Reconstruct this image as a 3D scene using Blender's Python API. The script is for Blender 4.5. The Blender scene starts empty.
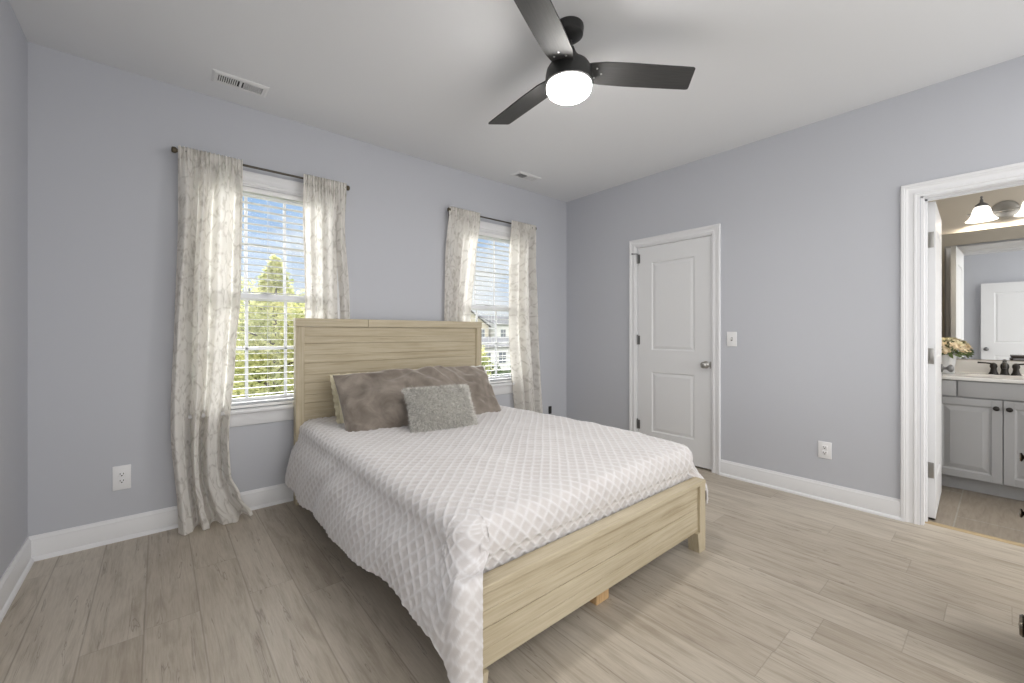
import bpy, bmesh, math, random
from mathutils import Vector, Matrix, noise
import numpy as np

scene = bpy.context.scene
COL = scene.collection
R = math.radians
random.seed(7)

# ------------------------------------------------------------------ camera
cam_d = bpy.data.cameras.new('camera')
cam = bpy.data.objects.new('camera', cam_d)
COL.objects.link(cam)
cam.location = (-3.6544, -3.3304, 1.2038)
cam.rotation_euler = (R(90), 0, R(-40.2224))
cam_d.sensor_width = 36.0
cam_d.lens = 417.567 / 1024 * 36.0
cam_d.shift_y = -8.45 / 1024
cam_d.clip_start = 0.02
cam_d.clip_end = 500
scene.camera = cam

# ------------------------------------------------------------------ colour, exposure
vs = scene.view_settings
vs.view_transform = 'Standard'
vs.look = 'None'
vs.gamma = 1.0
vs.use_curve_mapping = False
vs.exposure = 0.50
scene.cycles.use_denoising = True
scene.cycles.max_bounces = 10
scene.cycles.diffuse_bounces = 6
scene.cycles.glossy_bounces = 4
scene.cycles.transmission_bounces = 6
scene.cycles.transparent_max_bounces = 12
scene.cycles.sample_clamp_indirect = 6.0
scene.cycles.caustics_reflective = False
scene.cycles.caustics_refractive = False

# ------------------------------------------------------------------ sky
SKY_STRENGTH = 0.74
world = bpy.data.worlds.new('sky')
scene.world = world
world.use_nodes = True
wt = world.node_tree
wt.nodes.clear()
w_out = wt.nodes.new('ShaderNodeOutputWorld')
w_bg = wt.nodes.new('ShaderNodeBackground')
w_tc = wt.nodes.new('ShaderNodeTexCoord')
w_sep = wt.nodes.new('ShaderNodeSeparateXYZ')
w_ramp = wt.nodes.new('ShaderNodeValToRGB')
w_ramp.color_ramp.elements[0].position = 0.46
w_ramp.color_ramp.elements[0].color = (0.82, 0.80, 0.775, 1)
w_ramp.color_ramp.elements[1].position = 0.505
w_ramp.color_ramp.elements[1].color = (0.84, 0.87, 0.90, 1)
_e = w_ramp.color_ramp.elements.new(0.64)
_e.color = (0.33, 0.55, 0.90, 1)
w_map = wt.nodes.new('ShaderNodeMapping')
w_map.inputs['Scale'].default_value = (2.4, 2.4, 6.0)
w_map.inputs['Location'].default_value = (0.75, 0.2, 0.3)
w_noise = wt.nodes.new('ShaderNodeTexNoise')
w_noise.inputs['Scale'].default_value = 1.6
w_noise.inputs['Detail'].default_value = 7
w_noise.inputs['Roughness'].default_value = 0.55
w_cl = wt.nodes.new('ShaderNodeValToRGB')
w_cl.color_ramp.elements[0].position = 0.50
w_cl.color_ramp.elements[0].color = (0, 0, 0, 1)
w_cl.color_ramp.elements[1].position = 0.68
w_cl.color_ramp.elements[1].color = (1, 1, 1, 1)
w_mix = wt.nodes.new('ShaderNodeMix')
w_mix.data_type = 'RGBA'
w_mix.inputs[7].default_value = (1.0, 1.0, 1.0, 1)
wl = wt.links.new
wl(w_tc.outputs['Generated'], w_sep.inputs[0])
w_mr = wt.nodes.new('ShaderNodeMapRange')
w_mr.inputs['From Min'].default_value = -1.0
wl(w_sep.outputs['Z'], w_mr.inputs[0])
wl(w_mr.outputs[0], w_ramp.inputs[0])
wl(w_tc.outputs['Generated'], w_map.inputs[0])
wl(w_map.outputs[0], w_noise.inputs['Vector'])
wl(w_noise.outputs['Fac'], w_cl.inputs[0])
w_up = wt.nodes.new('ShaderNodeMath')        # clouds only above the horizon
w_up.operation = 'GREATER_THAN'
w_up.inputs[1].default_value = 0.0
w_mul = wt.nodes.new('ShaderNodeMath')
w_mul.operation = 'MULTIPLY'
wl(w_sep.outputs['Z'], w_up.inputs[0])
wl(w_up.outputs[0], w_mul.inputs[0])
wl(w_cl.outputs[0], w_mul.inputs[1])
wl(w_mul.outputs[0], w_mix.inputs[0])
wl(w_ramp.outputs[0], w_mix.inputs[6])
w_fill = wt.nodes.new('ShaderNodeMix')
w_fill.data_type = 'RGBA'
w_fill.inputs[7].default_value = (0.86, 0.845, 0.825, 1)  # warm white tint of the added fill from behind the camera
w_fill_fac = wt.nodes.new('ShaderNodeMapRange')
w_fill_fac.inputs['From Min'].default_value = 0.10
w_fill_fac.inputs['From Max'].default_value = -0.30
wl(w_sep.outputs['Y'], w_fill_fac.inputs[0])
wl(w_fill_fac.outputs[0], w_fill.inputs[0])
wl(w_mix.outputs[2], w_fill.inputs[6])
wl(w_fill.outputs[2], w_bg.inputs['Color'])
# sky behind the camera is boosted as added fill light for the room
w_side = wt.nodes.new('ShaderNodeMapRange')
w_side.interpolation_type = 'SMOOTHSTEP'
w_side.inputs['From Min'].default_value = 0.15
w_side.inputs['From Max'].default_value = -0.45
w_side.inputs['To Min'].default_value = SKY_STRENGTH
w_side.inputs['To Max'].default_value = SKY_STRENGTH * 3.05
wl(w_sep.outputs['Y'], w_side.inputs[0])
w_gr = wt.nodes.new('ShaderNodeMapRange')
w_gr.inputs['From Min'].default_value = -0.12
w_gr.inputs['From Max'].default_value = 0.04
w_gr.inputs['To Min'].default_value = 0.66
wl(w_sep.outputs['Z'], w_gr.inputs[0])
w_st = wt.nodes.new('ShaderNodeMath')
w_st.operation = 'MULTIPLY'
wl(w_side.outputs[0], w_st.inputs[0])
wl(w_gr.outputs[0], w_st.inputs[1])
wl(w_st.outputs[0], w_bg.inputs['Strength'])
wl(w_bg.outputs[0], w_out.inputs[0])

# ------------------------------------------------------------------ sun (hazy daylight coming in through the windows)
SUN = 15.0
sun_d = bpy.data.lights.new('sun', 'SUN')
sun_d.energy = SUN
sun_d.angle = R(75)
sun_d.color = (1.0, 0.97, 0.93)
sun = bpy.data.objects.new('sun', sun_d)
COL.objects.link(sun)
sun.rotation_euler = Vector((-0.10, -0.97, -0.05)).to_track_quat('-Z', 'Y').to_euler()

FAN_LIGHT = 66.0          # radiance of the fan's glowing bowl
VANITY_LIGHT = 5.0

# ================================================================== materials
def new_mat(name):
    m = bpy.data.materials.new(name)
    m.use_nodes = True
    nt = m.node_tree
    b = nt.nodes['Principled BSDF']
    return m, nt, b

def coords(nt, kind='Object', scale=(1, 1, 1), rot=(0, 0, 0)):
    tc = nt.nodes.new('ShaderNodeTexCoord')
    mp = nt.nodes.new('ShaderNodeMapping')
    mp.inputs['Scale'].default_value = scale
    mp.inputs['Rotation'].default_value = rot
    nt.links.new(tc.outputs[kind], mp.inputs[0])
    return mp.outputs[0]

def noise_tex(nt, vec, scale, detail=4, rough=0.5, dist=0.0):
    n = nt.nodes.new('ShaderNodeTexNoise')
    n.inputs['Scale'].default_value = scale
    n.inputs['Detail'].default_value = detail
    n.inputs['Roughness'].default_value = rough
    n.inputs['Distortion'].default_value = dist
    if vec is not None:
        nt.links.new(vec, n.inputs['Vector'])
    return n.outputs['Fac']

def ramp(nt, fac, stops):
    r = nt.nodes.new('ShaderNodeValToRGB')
    el = r.color_ramp.elements
    while len(el) > 1:
        el.remove(el[-1])
    el[0].position = stops[0][0]
    el[0].color = (*stops[0][1], 1) if len(stops[0][1]) == 3 else stops[0][1]
    for p, c in stops[1:]:
        e = el.new(p)
        e.color = (*c, 1)
    nt.links.new(fac, r.inputs[0])
    return r.outputs[0]

def math_n(nt, op, a, b=None, c=None):
    n = nt.nodes.new('ShaderNodeMath')
    n.operation = op
    for i, v in enumerate((a, b, c)):
        if v is None:
            continue
        if isinstance(v, (int, float)):
            n.inputs[i].default_value = v
        else:
            nt.links.new(v, n.inputs[i])
    return n.outputs[0]

def mix_col(nt, fac, a, b, mode='MIX'):
    n = nt.nodes.new('ShaderNodeMix')
    n.data_type = 'RGBA'
    n.blend_type = mode
    for i, v in ((0, fac), (6, a), (7, b)):
        if isinstance(v, (int, float)):
            n.inputs[i].default_value = v
        elif isinstance(v, tuple):
            n.inputs[i].default_value = (*v, 1)
        else:
            nt.links.new(v, n.inputs[i])
    return n.outputs[2]

def bump(nt, b, h, strength=0.3, dist=0.002):
    n = nt.nodes.new('ShaderNodeBump')
    n.inputs['Strength'].default_value = strength
    n.inputs['Distance'].default_value = dist
    nt.links.new(h, n.inputs['Height'])
    nt.links.new(n.outputs[0], b.inputs['Normal'])

def plain(name, col, rough=0.5, metal=0.0, bump_scale=None, bump_str=0.1, spec=0.5, var=0.0, coat=0.0):
    m, nt, b = new_mat(name)
    b.inputs['Base Color'].default_value = (*col, 1)
    b.inputs['Roughness'].default_value = rough
    b.inputs['Metallic'].default_value = metal
    b.inputs['Specular IOR Level'].default_value = spec
    b.inputs['Coat Weight'].default_value = coat
    if bump_scale:
        v = coords(nt)
        f = noise_tex(nt, v, bump_scale, 3)
        bump(nt, b, f, bump_str, 0.002)
    if var:
        v = coords(nt)
        f = noise_tex(nt, v, 3.0, 4)
        c = ramp(nt, f, [(0.3, tuple(x * (1 - var) for x in col)), (0.7, tuple(min(1, x * (1 + var)) for x in col))])
        nt.links.new(c, b.inputs['Base Color'])
    return m

M = {}
M['wall'] = plain('wall_paint', (0.500, 0.513, 0.552), 0.75, bump_scale=220, bump_str=0.06, spec=0.25)
M['ceiling'] = plain('ceiling_paint', (0.74, 0.748, 0.76), 0.85, bump_scale=160, bump_str=0.06, spec=0.2)
M['trim'] = plain('trim_paint', (0.74, 0.745, 0.76), 0.38, spec=0.4)
M['door'] = plain('door_paint', (0.72, 0.725, 0.735), 0.42, bump_scale=60, bump_str=0.03, spec=0.4)
M['bath_wall'] = plain('bathroom_paint', (0.60, 0.555, 0.485), 0.7, bump_scale=200, bump_str=0.05, spec=0.25)
M['vinyl'] = plain('window_vinyl', (0.80, 0.80, 0.81), 0.4, spec=0.4)
M['slat'] = plain('blind_slat', (0.82, 0.82, 0.82), 0.45, spec=0.4)
M['cord'] = plain('blind_cord', (0.78, 0.78, 0.76), 0.8)
M['plate'] = plain('plastic_plate', (0.78, 0.78, 0.79), 0.35)
M['slot'] = plain('dark_slot', (0.02, 0.02, 0.02), 0.6)
M['nickel'] = plain('satin_nickel', (0.42, 0.41, 0.39), 0.32, metal=0.9)
M['hinge'] = plain('hinge_metal', (0.20, 0.20, 0.20), 0.38, metal=0.8)
M['bronze'] = plain('dark_bronze', (0.035, 0.032, 0.03), 0.34, metal=0.6)
M['rod'] = plain('brushed_rod', (0.10, 0.09, 0.075), 0.38, metal=0.8)
M['finial'] = plain('aged_finial', (0.11, 0.09, 0.06), 0.45, metal=0.7)
M['fan_black'] = plain('fan_matt_black', (0.018, 0.018, 0.018), 0.42, spec=0.45)
M['vent'] = plain('vent_enamel', (0.74, 0.74, 0.74), 0.45)
M['vent_dark'] = plain('vent_duct', (0.03, 0.03, 0.03), 0.9)
M['rubber'] = plain('black_rubber', (0.012, 0.012, 0.012), 0.7)
M['chest'] = plain('espresso_wood', (0.035, 0.026, 0.021), 0.45, bump_scale=40, bump_str=0.05)
M['vanity'] = plain('vanity_paint', (0.41, 0.415, 0.425), 0.42, spec=0.4)
M['counter'] = plain('cultured_marble', (0.80, 0.79, 0.77), 0.15, var=0.04)
M['brass_strip'] = plain('threshold_strip', (0.42, 0.33, 0.20), 0.4, metal=0.35)
M['vase'] = plain('frosted_vase', (0.62, 0.63, 0.64), 0.3)
M['petal'] = plain('cream_petal', (0.90, 0.84, 0.62), 0.7, var=0.12)
M['petal_b'] = plain('blush_petal', (0.88, 0.76, 0.56), 0.7, var=0.12)
M['stem'] = plain('flower_leaf', (0.11, 0.16, 0.05), 0.6)
M['fan_screw'] = plain('screw_steel', (0.6, 0.6, 0.6), 0.3, metal=1.0)

# ---- mirror
m, nt, b = new_mat('mirror_silver')
b.inputs['Base Color'].default_value = (0.86, 0.87, 0.87, 1)
b.inputs['Metallic'].default_value = 1.0
b.inputs['Roughness'].default_value = 0.01
M['mirror'] = m

# ---- window glass
m = bpy.data.materials.new('window_glass')
m.use_nodes = True
nt = m.node_tree
nt.nodes.clear()
o = nt.nodes.new('ShaderNodeOutputMaterial')
tr = nt.nodes.new('ShaderNodeBsdfTransparent')
tr.inputs[0].default_value = (0.97, 0.98, 0.98, 1)
gl = nt.nodes.new('ShaderNodeBsdfGlossy')
gl.inputs['Roughness'].default_value = 0.02
mx = nt.nodes.new('ShaderNodeMixShader')
mx.inputs[0].default_value = 0.04
nt.links.new(tr.outputs[0], mx.inputs[1])
nt.links.new(gl.outputs[0], mx.inputs[2])
nt.links.new(mx.outputs[0], o.inputs[0])
M['glass'] = m

# ---- glowing things
def glow(name, col, strength):
    m = bpy.data.materials.new(name)
    m.use_nodes = True
    nt = m.node_tree
    nt.nodes.clear()
    o = nt.nodes.new('ShaderNodeOutputMaterial')
    e = nt.nodes.new('ShaderNodeEmission')
    e.inputs[0].default_value = (*col, 1)
    e.inputs[1].default_value = strength
    nt.links.new(e.outputs[0], o.inputs[0])
    return m
M['fan_glow'] = glow('fan_light_bowl', (1.0, 0.965, 0.93), FAN_LIGHT)
m, nt, b = new_mat('alabaster_glass')
v = coords(nt)
f = noise_tex(nt, v, 16, 5, 0.6, 1.2)
c = ramp(nt, f, [(0.3, (0.80, 0.76, 0.68)), (0.65, (0.95, 0.93, 0.90))])
nt.links.new(c, b.inputs['Base Color'])
nt.links.new(c, b.inputs['Emission Color'])
b.inputs['Emission Strength'].default_value = 1.1
b.inputs['Roughness'].default_value = 0.3
M['alabaster'] = m
M['bulb'] = glow('warm_bulb', (1.0, 0.86, 0.68), 150.0)

# ---- oak plank floor: planks run along the room's depth (y)
m, nt, b = new_mat('plank_floor')
tc = nt.nodes.new('ShaderNodeTexCoord')
sp = nt.nodes.new('ShaderNodeSeparateXYZ')
nt.links.new(tc.outputs['Object'], sp.inputs[0])
PW, PL = 0.182, 1.22
xs = math_n(nt, 'DIVIDE', math_n(nt, 'ADD', sp.outputs['X'], 0.06), PW)
xi = math_n(nt, 'FLOOR', xs)
xf = math_n(nt, 'SUBTRACT', xs, xi)
wn = nt.nodes.new('ShaderNodeTexWhiteNoise')
wn.noise_dimensions = '1D'
nt.links.new(xi, wn.inputs['W'])
ys = math_n(nt, 'ADD', math_n(nt, 'DIVIDE', sp.outputs['Y'], PL), math_n(nt, 'MULTIPLY', wn.outputs['Value'], 5.0))
yi = math_n(nt, 'FLOOR', ys)
yf = math_n(nt, 'SUBTRACT', ys, yi)
cb = nt.nodes.new('ShaderNodeCombineXYZ')
nt.links.new(xi, cb.inputs[0])
nt.links.new(yi, cb.inputs[1])
wn2 = nt.nodes.new('ShaderNodeTexWhiteNoise')
wn2.noise_dimensions = '3D'
nt.links.new(cb.outputs[0], wn2.inputs['Vector'])
# grain, shifted per plank
off = nt.nodes.new('ShaderNodeVectorMath')
off.operation = 'MULTIPLY_ADD'
nt.links.new(wn2.outputs['Color'], off.inputs[0])
off.inputs[1].default_value = (9, 9, 9)
nt.links.new(tc.outputs['Object'], off.inputs[2])
mpg = nt.nodes.new('ShaderNodeMapping')
mpg.inputs['Scale'].default_value = (14, 1.3, 1)
nt.links.new(off.outputs[0], mpg.inputs[0])
g1 = noise_tex(nt, mpg.outputs[0], 2.0, 7, 0.62, 0.6)
mpg2 = nt.nodes.new('ShaderNodeMapping')
mpg2.inputs['Scale'].default_value = (90, 5, 1)
nt.links.new(off.outputs[0], mpg2.inputs[0])
g2 = noise_tex(nt, mpg2.outputs[0], 2.0, 4, 0.6)
mpg3 = nt.nodes.new('ShaderNodeMapping')
mpg3.inputs['Scale'].default_value = (3.0, 1.1, 1)
nt.links.new(off.outputs[0], mpg3.inputs[0])
g3 = noise_tex(nt, mpg3.outputs[0], 1.5, 4, 0.55, 0.8)
base = ramp(nt, wn2.outputs['Value'], [(0.0, (0.41, 0.36, 0.295)), (0.35, (0.46, 0.41, 0.342)), (0.7, (0.50, 0.45, 0.38)), (1.0, (0.43, 0.38, 0.312))])
c1 = mix_col(nt, 0.75, base, ramp(nt, g1, [(0.25, (0.60, 0.57, 0.53)), (0.5, (1.0, 1.0, 1.0)), (0.75, (1.12, 1.12, 1.13))]), 'MULTIPLY')
c2 = mix_col(nt, 0.45, c1, ramp(nt, g2, [(0.3, (0.74, 0.72, 0.70)), (0.6, (1.06, 1.06, 1.06))]), 'MULTIPLY')
c3 = mix_col(nt, 0.6, c2, ramp(nt, g3, [(0.3, (0.76, 0.73, 0.70)), (0.55, (1.03, 1.03, 1.03))]), 'MULTIPLY')
# dark checks in the boards
mpc = nt.nodes.new('ShaderNodeMapping')
mpc.inputs['Scale'].default_value = (10, 0.8, 1)
nt.links.new(off.outputs[0], mpc.inputs[0])
ck = noise_tex(nt, mpc.outputs[0], 2.4, 3, 0.5, 1.5)
ckl = math_n(nt, 'ABSOLUTE', math_n(nt, 'SUBTRACT', ck, 0.66))
ckm = ramp(nt, ckl, [(0.0, (1, 1, 1)), (0.022, (0, 0, 0))])
c4 = mix_col(nt, math_n(nt, 'MULTIPLY', ckm, 0.55), c3, (0.15, 0.12, 0.095))
# seams
ex = math_n(nt, 'MINIMUM', xf, math_n(nt, 'SUBTRACT', 1.0, xf))
ey = math_n(nt, 'MINIMUM', yf, math_n(nt, 'SUBTRACT', 1.0, yf))
sm = math_n(nt, 'MINIMUM', math_n(nt, 'MULTIPLY', ex, PW), math_n(nt, 'MULTIPLY_ADD', ey, PL, 0.0011))
seam = ramp(nt, sm, [(0.0, (1, 1, 1)), (0.0012, (0.5, 0.5, 0.5)), (0.003, (0, 0, 0))])
c5 = mix_col(nt, math_n(nt, 'MULTIPLY', seam, 0.45), c4, (0.13, 0.105, 0.085))
nt.links.new(c5, b.inputs['Base Color'])
b.inputs['Roughness'].default_value = 0.42
b.inputs['Specular IOR Level'].default_value = 0.35
hh = math_n(nt, 'SUBTRACT', math_n(nt, 'MULTIPLY', g2, 0.25), seam)
bump(nt, b, hh, 0.25, 0.0015)
M['floor'] = m

# ---- bathroom floor tile, wood look
m, nt, b = new_mat('bathroom_tile')
v = coords(nt, 'Object', (1, 1, 1))
bt = nt.nodes.new('ShaderNodeTexBrick')
bt.offset = 0.33
bt.inputs['Scale'].default_value = 1.0
bt.inputs['Brick Width'].default_value = 0.9
bt.inputs['Row Height'].default_value = 0.3
bt.inputs['Mortar Size'].default_value = 0.004
bt.inputs['Color1'].default_value = (0.25, 0.215, 0.17, 1)
bt.inputs['Color2'].default_value = (0.28, 0.24, 0.195, 1)
bt.inputs['Mortar'].default_value = (0.34, 0.32, 0.285, 1)
vr = coords(nt, 'Object', (1, 1, 1), (0, 0, 0))
mpv = nt.nodes.new('ShaderNodeMapping')
mpv.inputs['Location'].default_value = (0.55, 0.12, 0)
nt.links.new(vr, mpv.inputs[0])
nt.links.new(mpv.outputs[0], bt.inputs['Vector'])
mg = coords(nt, 'Object', (3, 22, 1))
g = noise_tex(nt, mg, 2.0, 6, 0.6, 0.6)
c = mix_col(nt, 0.7, bt.outputs['Color'], ramp(nt, g, [(0.3, (0.72, 0.70, 0.66)), (0.6, (1.1, 1.1, 1.1))]), 'MULTIPLY')
nt.links.new(c, b.inputs['Base Color'])
b.inputs['Roughness'].default_value = 0.4
M['tile'] = m

# ---- whitewashed pine of the bed; grain along local x or z
def pine(name, axis, tint=(1, 1, 1)):
    m, nt, b = new_mat(name)
    if axis == 'x':
        s1, s2 = (1.5, 40, 40), (5, 170, 170)
    elif axis == 'y':
        s1, s2 = (40, 1.5, 40), (170, 5, 170)
    else:
        s1, s2 = (40, 40, 1.5), (170, 170, 5)
    g = noise_tex(nt, coords(nt, 'Object', s1), 1.0, 6, 0.65, 0.5)
    g2 = noise_tex(nt, coords(nt, 'Object', s2), 1.0, 4, 0.6)
    g3 = noise_tex(nt, coords(nt, 'Object', (4, 4, 9)), 1.0, 3)
    c = ramp(nt, g, [(0.22, (0.34 * tint[0], 0.275 * tint[1], 0.18 * tint[2])), (0.45, (0.48 * tint[0], 0.418 * tint[1], 0.302 * tint[2])), (0.75, (0.56 * tint[0], 0.50 * tint[1], 0.38 * tint[2]))])
    c = mix_col(nt, 0.5, c, ramp(nt, g2, [(0.3, (0.78, 0.76, 0.72)), (0.6, (1.05, 1.05, 1.05))]), 'MULTIPLY')
    c = mix_col(nt, 0.5, c, ramp(nt, g3, [(0.3, (0.86, 0.83, 0.78)), (0.6, (1.03, 1.03, 1.03))]), 'MULTIPLY')
    nt.links.new(c, b.inputs['Base Color'])
    b.inputs['Roughness'].default_value = 0.6
    b.inputs['Specular IOR Level'].default_value = 0.3
    bump(nt, b, g2, 0.3, 0.0015)
    return m
M['pine_x'] = pine('whitewashed_pine_across', 'x')
M['pine_z'] = pine('whitewashed_pine_upright', 'z')
M['pine_y'] = pine('whitewashed_pine_along', 'y')
M['block'] = pine('raw_pine_block', 'z', (1.12, 0.86, 0.62))

# ---- white coverlet
m, nt, b = new_mat('white_coverlet')
v = coords(nt, 'Object')
f = noise_tex(nt, v, 500, 3)
f2 = noise_tex(nt, v, 5, 3)
c = ramp(nt, f2, [(0.3, (0.555, 0.525, 0.515)), (0.7, (0.615, 0.59, 0.582))])
at = nt.nodes.new('ShaderNodeAttribute')
at.attribute_name = 'tuft'
c = mix_col(nt, at.outputs['Fac'], c, (0.735, 0.727, 0.738))
nt.links.new(c, b.inputs['Base Color'])
b.inputs['Roughness'].default_value = 0.9
b.inputs['Sheen Weight'].default_value = 0.35
b.inputs['Specular IOR Level'].default_value = 0.1
bump(nt, b, f, 0.3, 0.001)
M['coverlet'] = m

# ---- taupe velvet
m, nt, b = new_mat('taupe_velvet')
v = coords(nt, 'Object')
f = noise_tex(nt, v, 7, 5, 0.6, 0.8)
c = ramp(nt, f, [(0.30, (0.15, 0.126, 0.105)), (0.68, (0.30, 0.262, 0.226))])
nt.links.new(c, b.inputs['Base Color'])
b.inputs['Roughness'].default_value = 0.75
b.inputs['Sheen Weight'].default_value = 1.0
b.inputs['Sheen Roughness'].default_value = 0.4
b.inputs['Sheen Tint'].default_value = (0.75, 0.70, 0.65, 1)
b.inputs['Specular IOR Level'].default_value = 0.15
bump(nt, b, noise_tex(nt, v, 260, 3), 0.15, 0.001)
M['velvet'] = m
M['cream'] = plain('cream_cotton', (0.74, 0.69, 0.52), 0.85, bump_scale=90, bump_str=0.2, spec=0.1)
M['white_cotton'] = plain('white_cotton', (0.78, 0.77, 0.74), 0.85, bump_scale=90, bump_str=0.2, spec=0.1)
m, nt, b = new_mat('grey_shag')
at = nt.nodes.new('ShaderNodeAttribute')
at.attribute_name = 'tone'
c = ramp(nt, at.outputs['Fac'], [(0.0, (0.26, 0.25, 0.225)), (0.5, (0.62, 0.605, 0.565)), (1.0, (0.90, 0.885, 0.845))])
nt.links.new(c, b.inputs['Base Color'])
b.inputs['Roughness'].default_value = 0.8
b.inputs['Sheen Weight'].default_value = 0.3
b.inputs['Specular IOR Level'].default_value = 0.1
M['shag'] = m

# ---- translucent printed curtain linen
m = bpy.data.materials.new('printed_linen')
m.use_nodes = True
nt = m.node_tree
nt.nodes.clear()
o = nt.nodes.new('ShaderNodeOutputMaterial')
tc = nt.nodes.new('ShaderNodeTexCoord')
uv = tc.outputs['UV']
mp = nt.nodes.new('ShaderNodeMapping')
mp.inputs['Scale'].default_value = (1, 1, 1)
nt.links.new(uv, mp.inputs[0])
nz = nt.nodes.new('ShaderNodeTexNoise')
nz.inputs['Scale'].default_value = 5.0
nz.inputs['Detail'].default_value = 2.0
nt.links.new(mp.outputs[0], nz.inputs['Vector'])
wob = nt.nodes.new('ShaderNodeVectorMath')
wob.operation = 'MULTIPLY_ADD'
nt.links.new(nz.outputs['Color'], wob.inputs[0])
wob.inputs[1].default_value = (0.16, 0.16, 0)
nt.links.new(mp.outputs[0], wob.inputs[2])
vo = nt.nodes.new('ShaderNodeTexVoronoi')
vo.feature = 'DISTANCE_TO_EDGE'
vo.inputs['Scale'].default_value = 9.0
nt.links.new(wob.outputs[0], vo.inputs['Vector'])
vine = ramp(nt, vo.outputs['Distance'], [(0.0, (0.75, 0.75, 0.75)), (0.03, (0.55, 0.55, 0.55)), (0.10, (0, 0, 0))])
vo2 = nt.nodes.new('ShaderNodeTexVoronoi')
vo2.inputs['Scale'].default_value = 15.0
nt.links.new(wob.outputs[0], vo2.inputs['Vector'])
leaf = ramp(nt, vo2.outputs['Distance'], [(0.0, (1, 1, 1)), (0.20, (0.7, 0.7, 0.7)), (0.36, (0, 0, 0))])
msk = noise_tex(nt, mp.outputs[0], 14.0, 5, 0.7)
mk = ramp(nt, msk, [(0.40, (0, 0, 0)), (0.56, (1, 1, 1))])
pat = math_n(nt, 'MULTIPLY', math_n(nt, 'MAXIMUM', vine, leaf), mk)
weave = noise_tex(nt, mp.outputs[0], 350.0, 2)
lin = ramp(nt, weave, [(0.3, (0.84, 0.82, 0.78)), (0.7, (0.92, 0.90, 0.865))])
pc = mix_col(nt, math_n(nt, 'MULTIPLY', pat, 0.80), lin, (0.50, 0.47, 0.425))
df = nt.nodes.new('ShaderNodeBsdfDiffuse')
tl = nt.nodes.new('ShaderNodeBsdfTranslucent')
nt.links.new(pc, df.inputs[0])
nt.links.new(pc, tl.inputs[0])
mx = nt.nodes.new('ShaderNodeMixShader')
mx.inputs[0].default_value = 0.45
nt.links.new(df.outputs[0], mx.inputs[1])
nt.links.new(tl.outputs[0], mx.inputs[2])
nt.links.new(mx.outputs[0], o.inputs[0])
M['linen'] = m
M['hem'] = plain('curtain_hem', (0.50, 0.48, 0.45), 0.85)

# ---- fan blade: black wood grain
m, nt, b = new_mat('blade_black_oak')
f = noise_tex(nt, coords(nt, 'Object', (6, 90, 90)), 1.5, 5, 0.6)
c = ramp(nt, f, [(0.3, (0.014, 0.014, 0.014)), (0.7, (0.032, 0.031, 0.030))])
nt.links.new(c, b.inputs['Base Color'])
b.inputs['Roughness'].default_value = 0.68
b.inputs['Specular IOR Level'].default_value = 0.9
M['blade'] = m

# ---- outdoors
M['lawn'] = plain('lawn', (0.075, 0.11, 0.035), 0.9, var=0.25)
M['asphalt'] = plain('asphalt', (0.17, 0.165, 0.16), 0.9, var=0.1)
M['siding_beige'] = plain('beige_siding', (0.62, 0.57, 0.47), 0.7)
M['siding_grey'] = plain('grey_siding', (0.50, 0.51, 0.53), 0.7)
M['siding_white'] = plain('white_siding', (0.74, 0.74, 0.72), 0.7)
M['shingle'] = plain('grey_shingle', (0.24, 0.235, 0.235), 0.85, var=0.15)
M['house_glass'] = plain('house_window_glass', (0.16, 0.18, 0.21), 0.15)
M['bark'] = plain('bark', (0.10, 0.08, 0.06), 0.9)
M['shrub_green'] = plain('shrub_green', (0.05, 0.085, 0.04), 0.7, var=0.3)
M['car_paint'] = plain('dark_green_paint', (0.035, 0.07, 0.06), 0.2)
def leaf_mat(name, dark, light, trans):
    m = bpy.data.materials.new(name)
    m.use_nodes = True
    nt = m.node_tree
    nt.nodes.clear()
    o = nt.nodes.new('ShaderNodeOutputMaterial')
    at = nt.nodes.new('ShaderNodeAttribute')
    at.attribute_name = 'tone'
    c = ramp(nt, at.outputs['Fac'], [(0.0, dark), (1.0, light)])
    d = nt.nodes.new('ShaderNodeBsdfDiffuse')
    t = nt.nodes.new('ShaderNodeBsdfTranslucent')
    nt.links.new(c, d.inputs[0])
    nt.links.new(c, t.inputs[0])
    mx = nt.nodes.new('ShaderNodeMixShader')
    mx.inputs[0].default_value = trans
    nt.links.new(d.outputs[0], mx.inputs[1])
    nt.links.new(t.outputs[0], mx.inputs[2])
    nt.links.new(mx.outputs[0], o.inputs[0])
    return m
M['leaf'] = leaf_mat('yellow_green_leaf', (0.24, 0.29, 0.08), (0.98, 0.94, 0.52), 0.5)
M['leaf_dark'] = leaf_mat('dark_green_leaf', (0.05, 0.09, 0.035), (0.16, 0.22, 0.08), 0.35)

# ================================================================== builders
WLOC = {}

def tag(o, label=None, cat=None, group=None, kind=None):
    if label: o['label'] = label
    if cat: o['category'] = cat
    if group: o['group'] = group
    if kind: o['kind'] = kind
    return o

def thing(name, loc, label=None, cat=None, group=None, kind=None, rotz=0.0):
    o = bpy.data.objects.new(name, None)
    o.empty_display_size = 0.05
    COL.objects.link(o)
    o.location = loc
    o.rotation_euler = (0, 0, rotz)
    WLOC[o.name] = Vector(loc)
    return tag(o, label, cat, group, kind)

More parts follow.
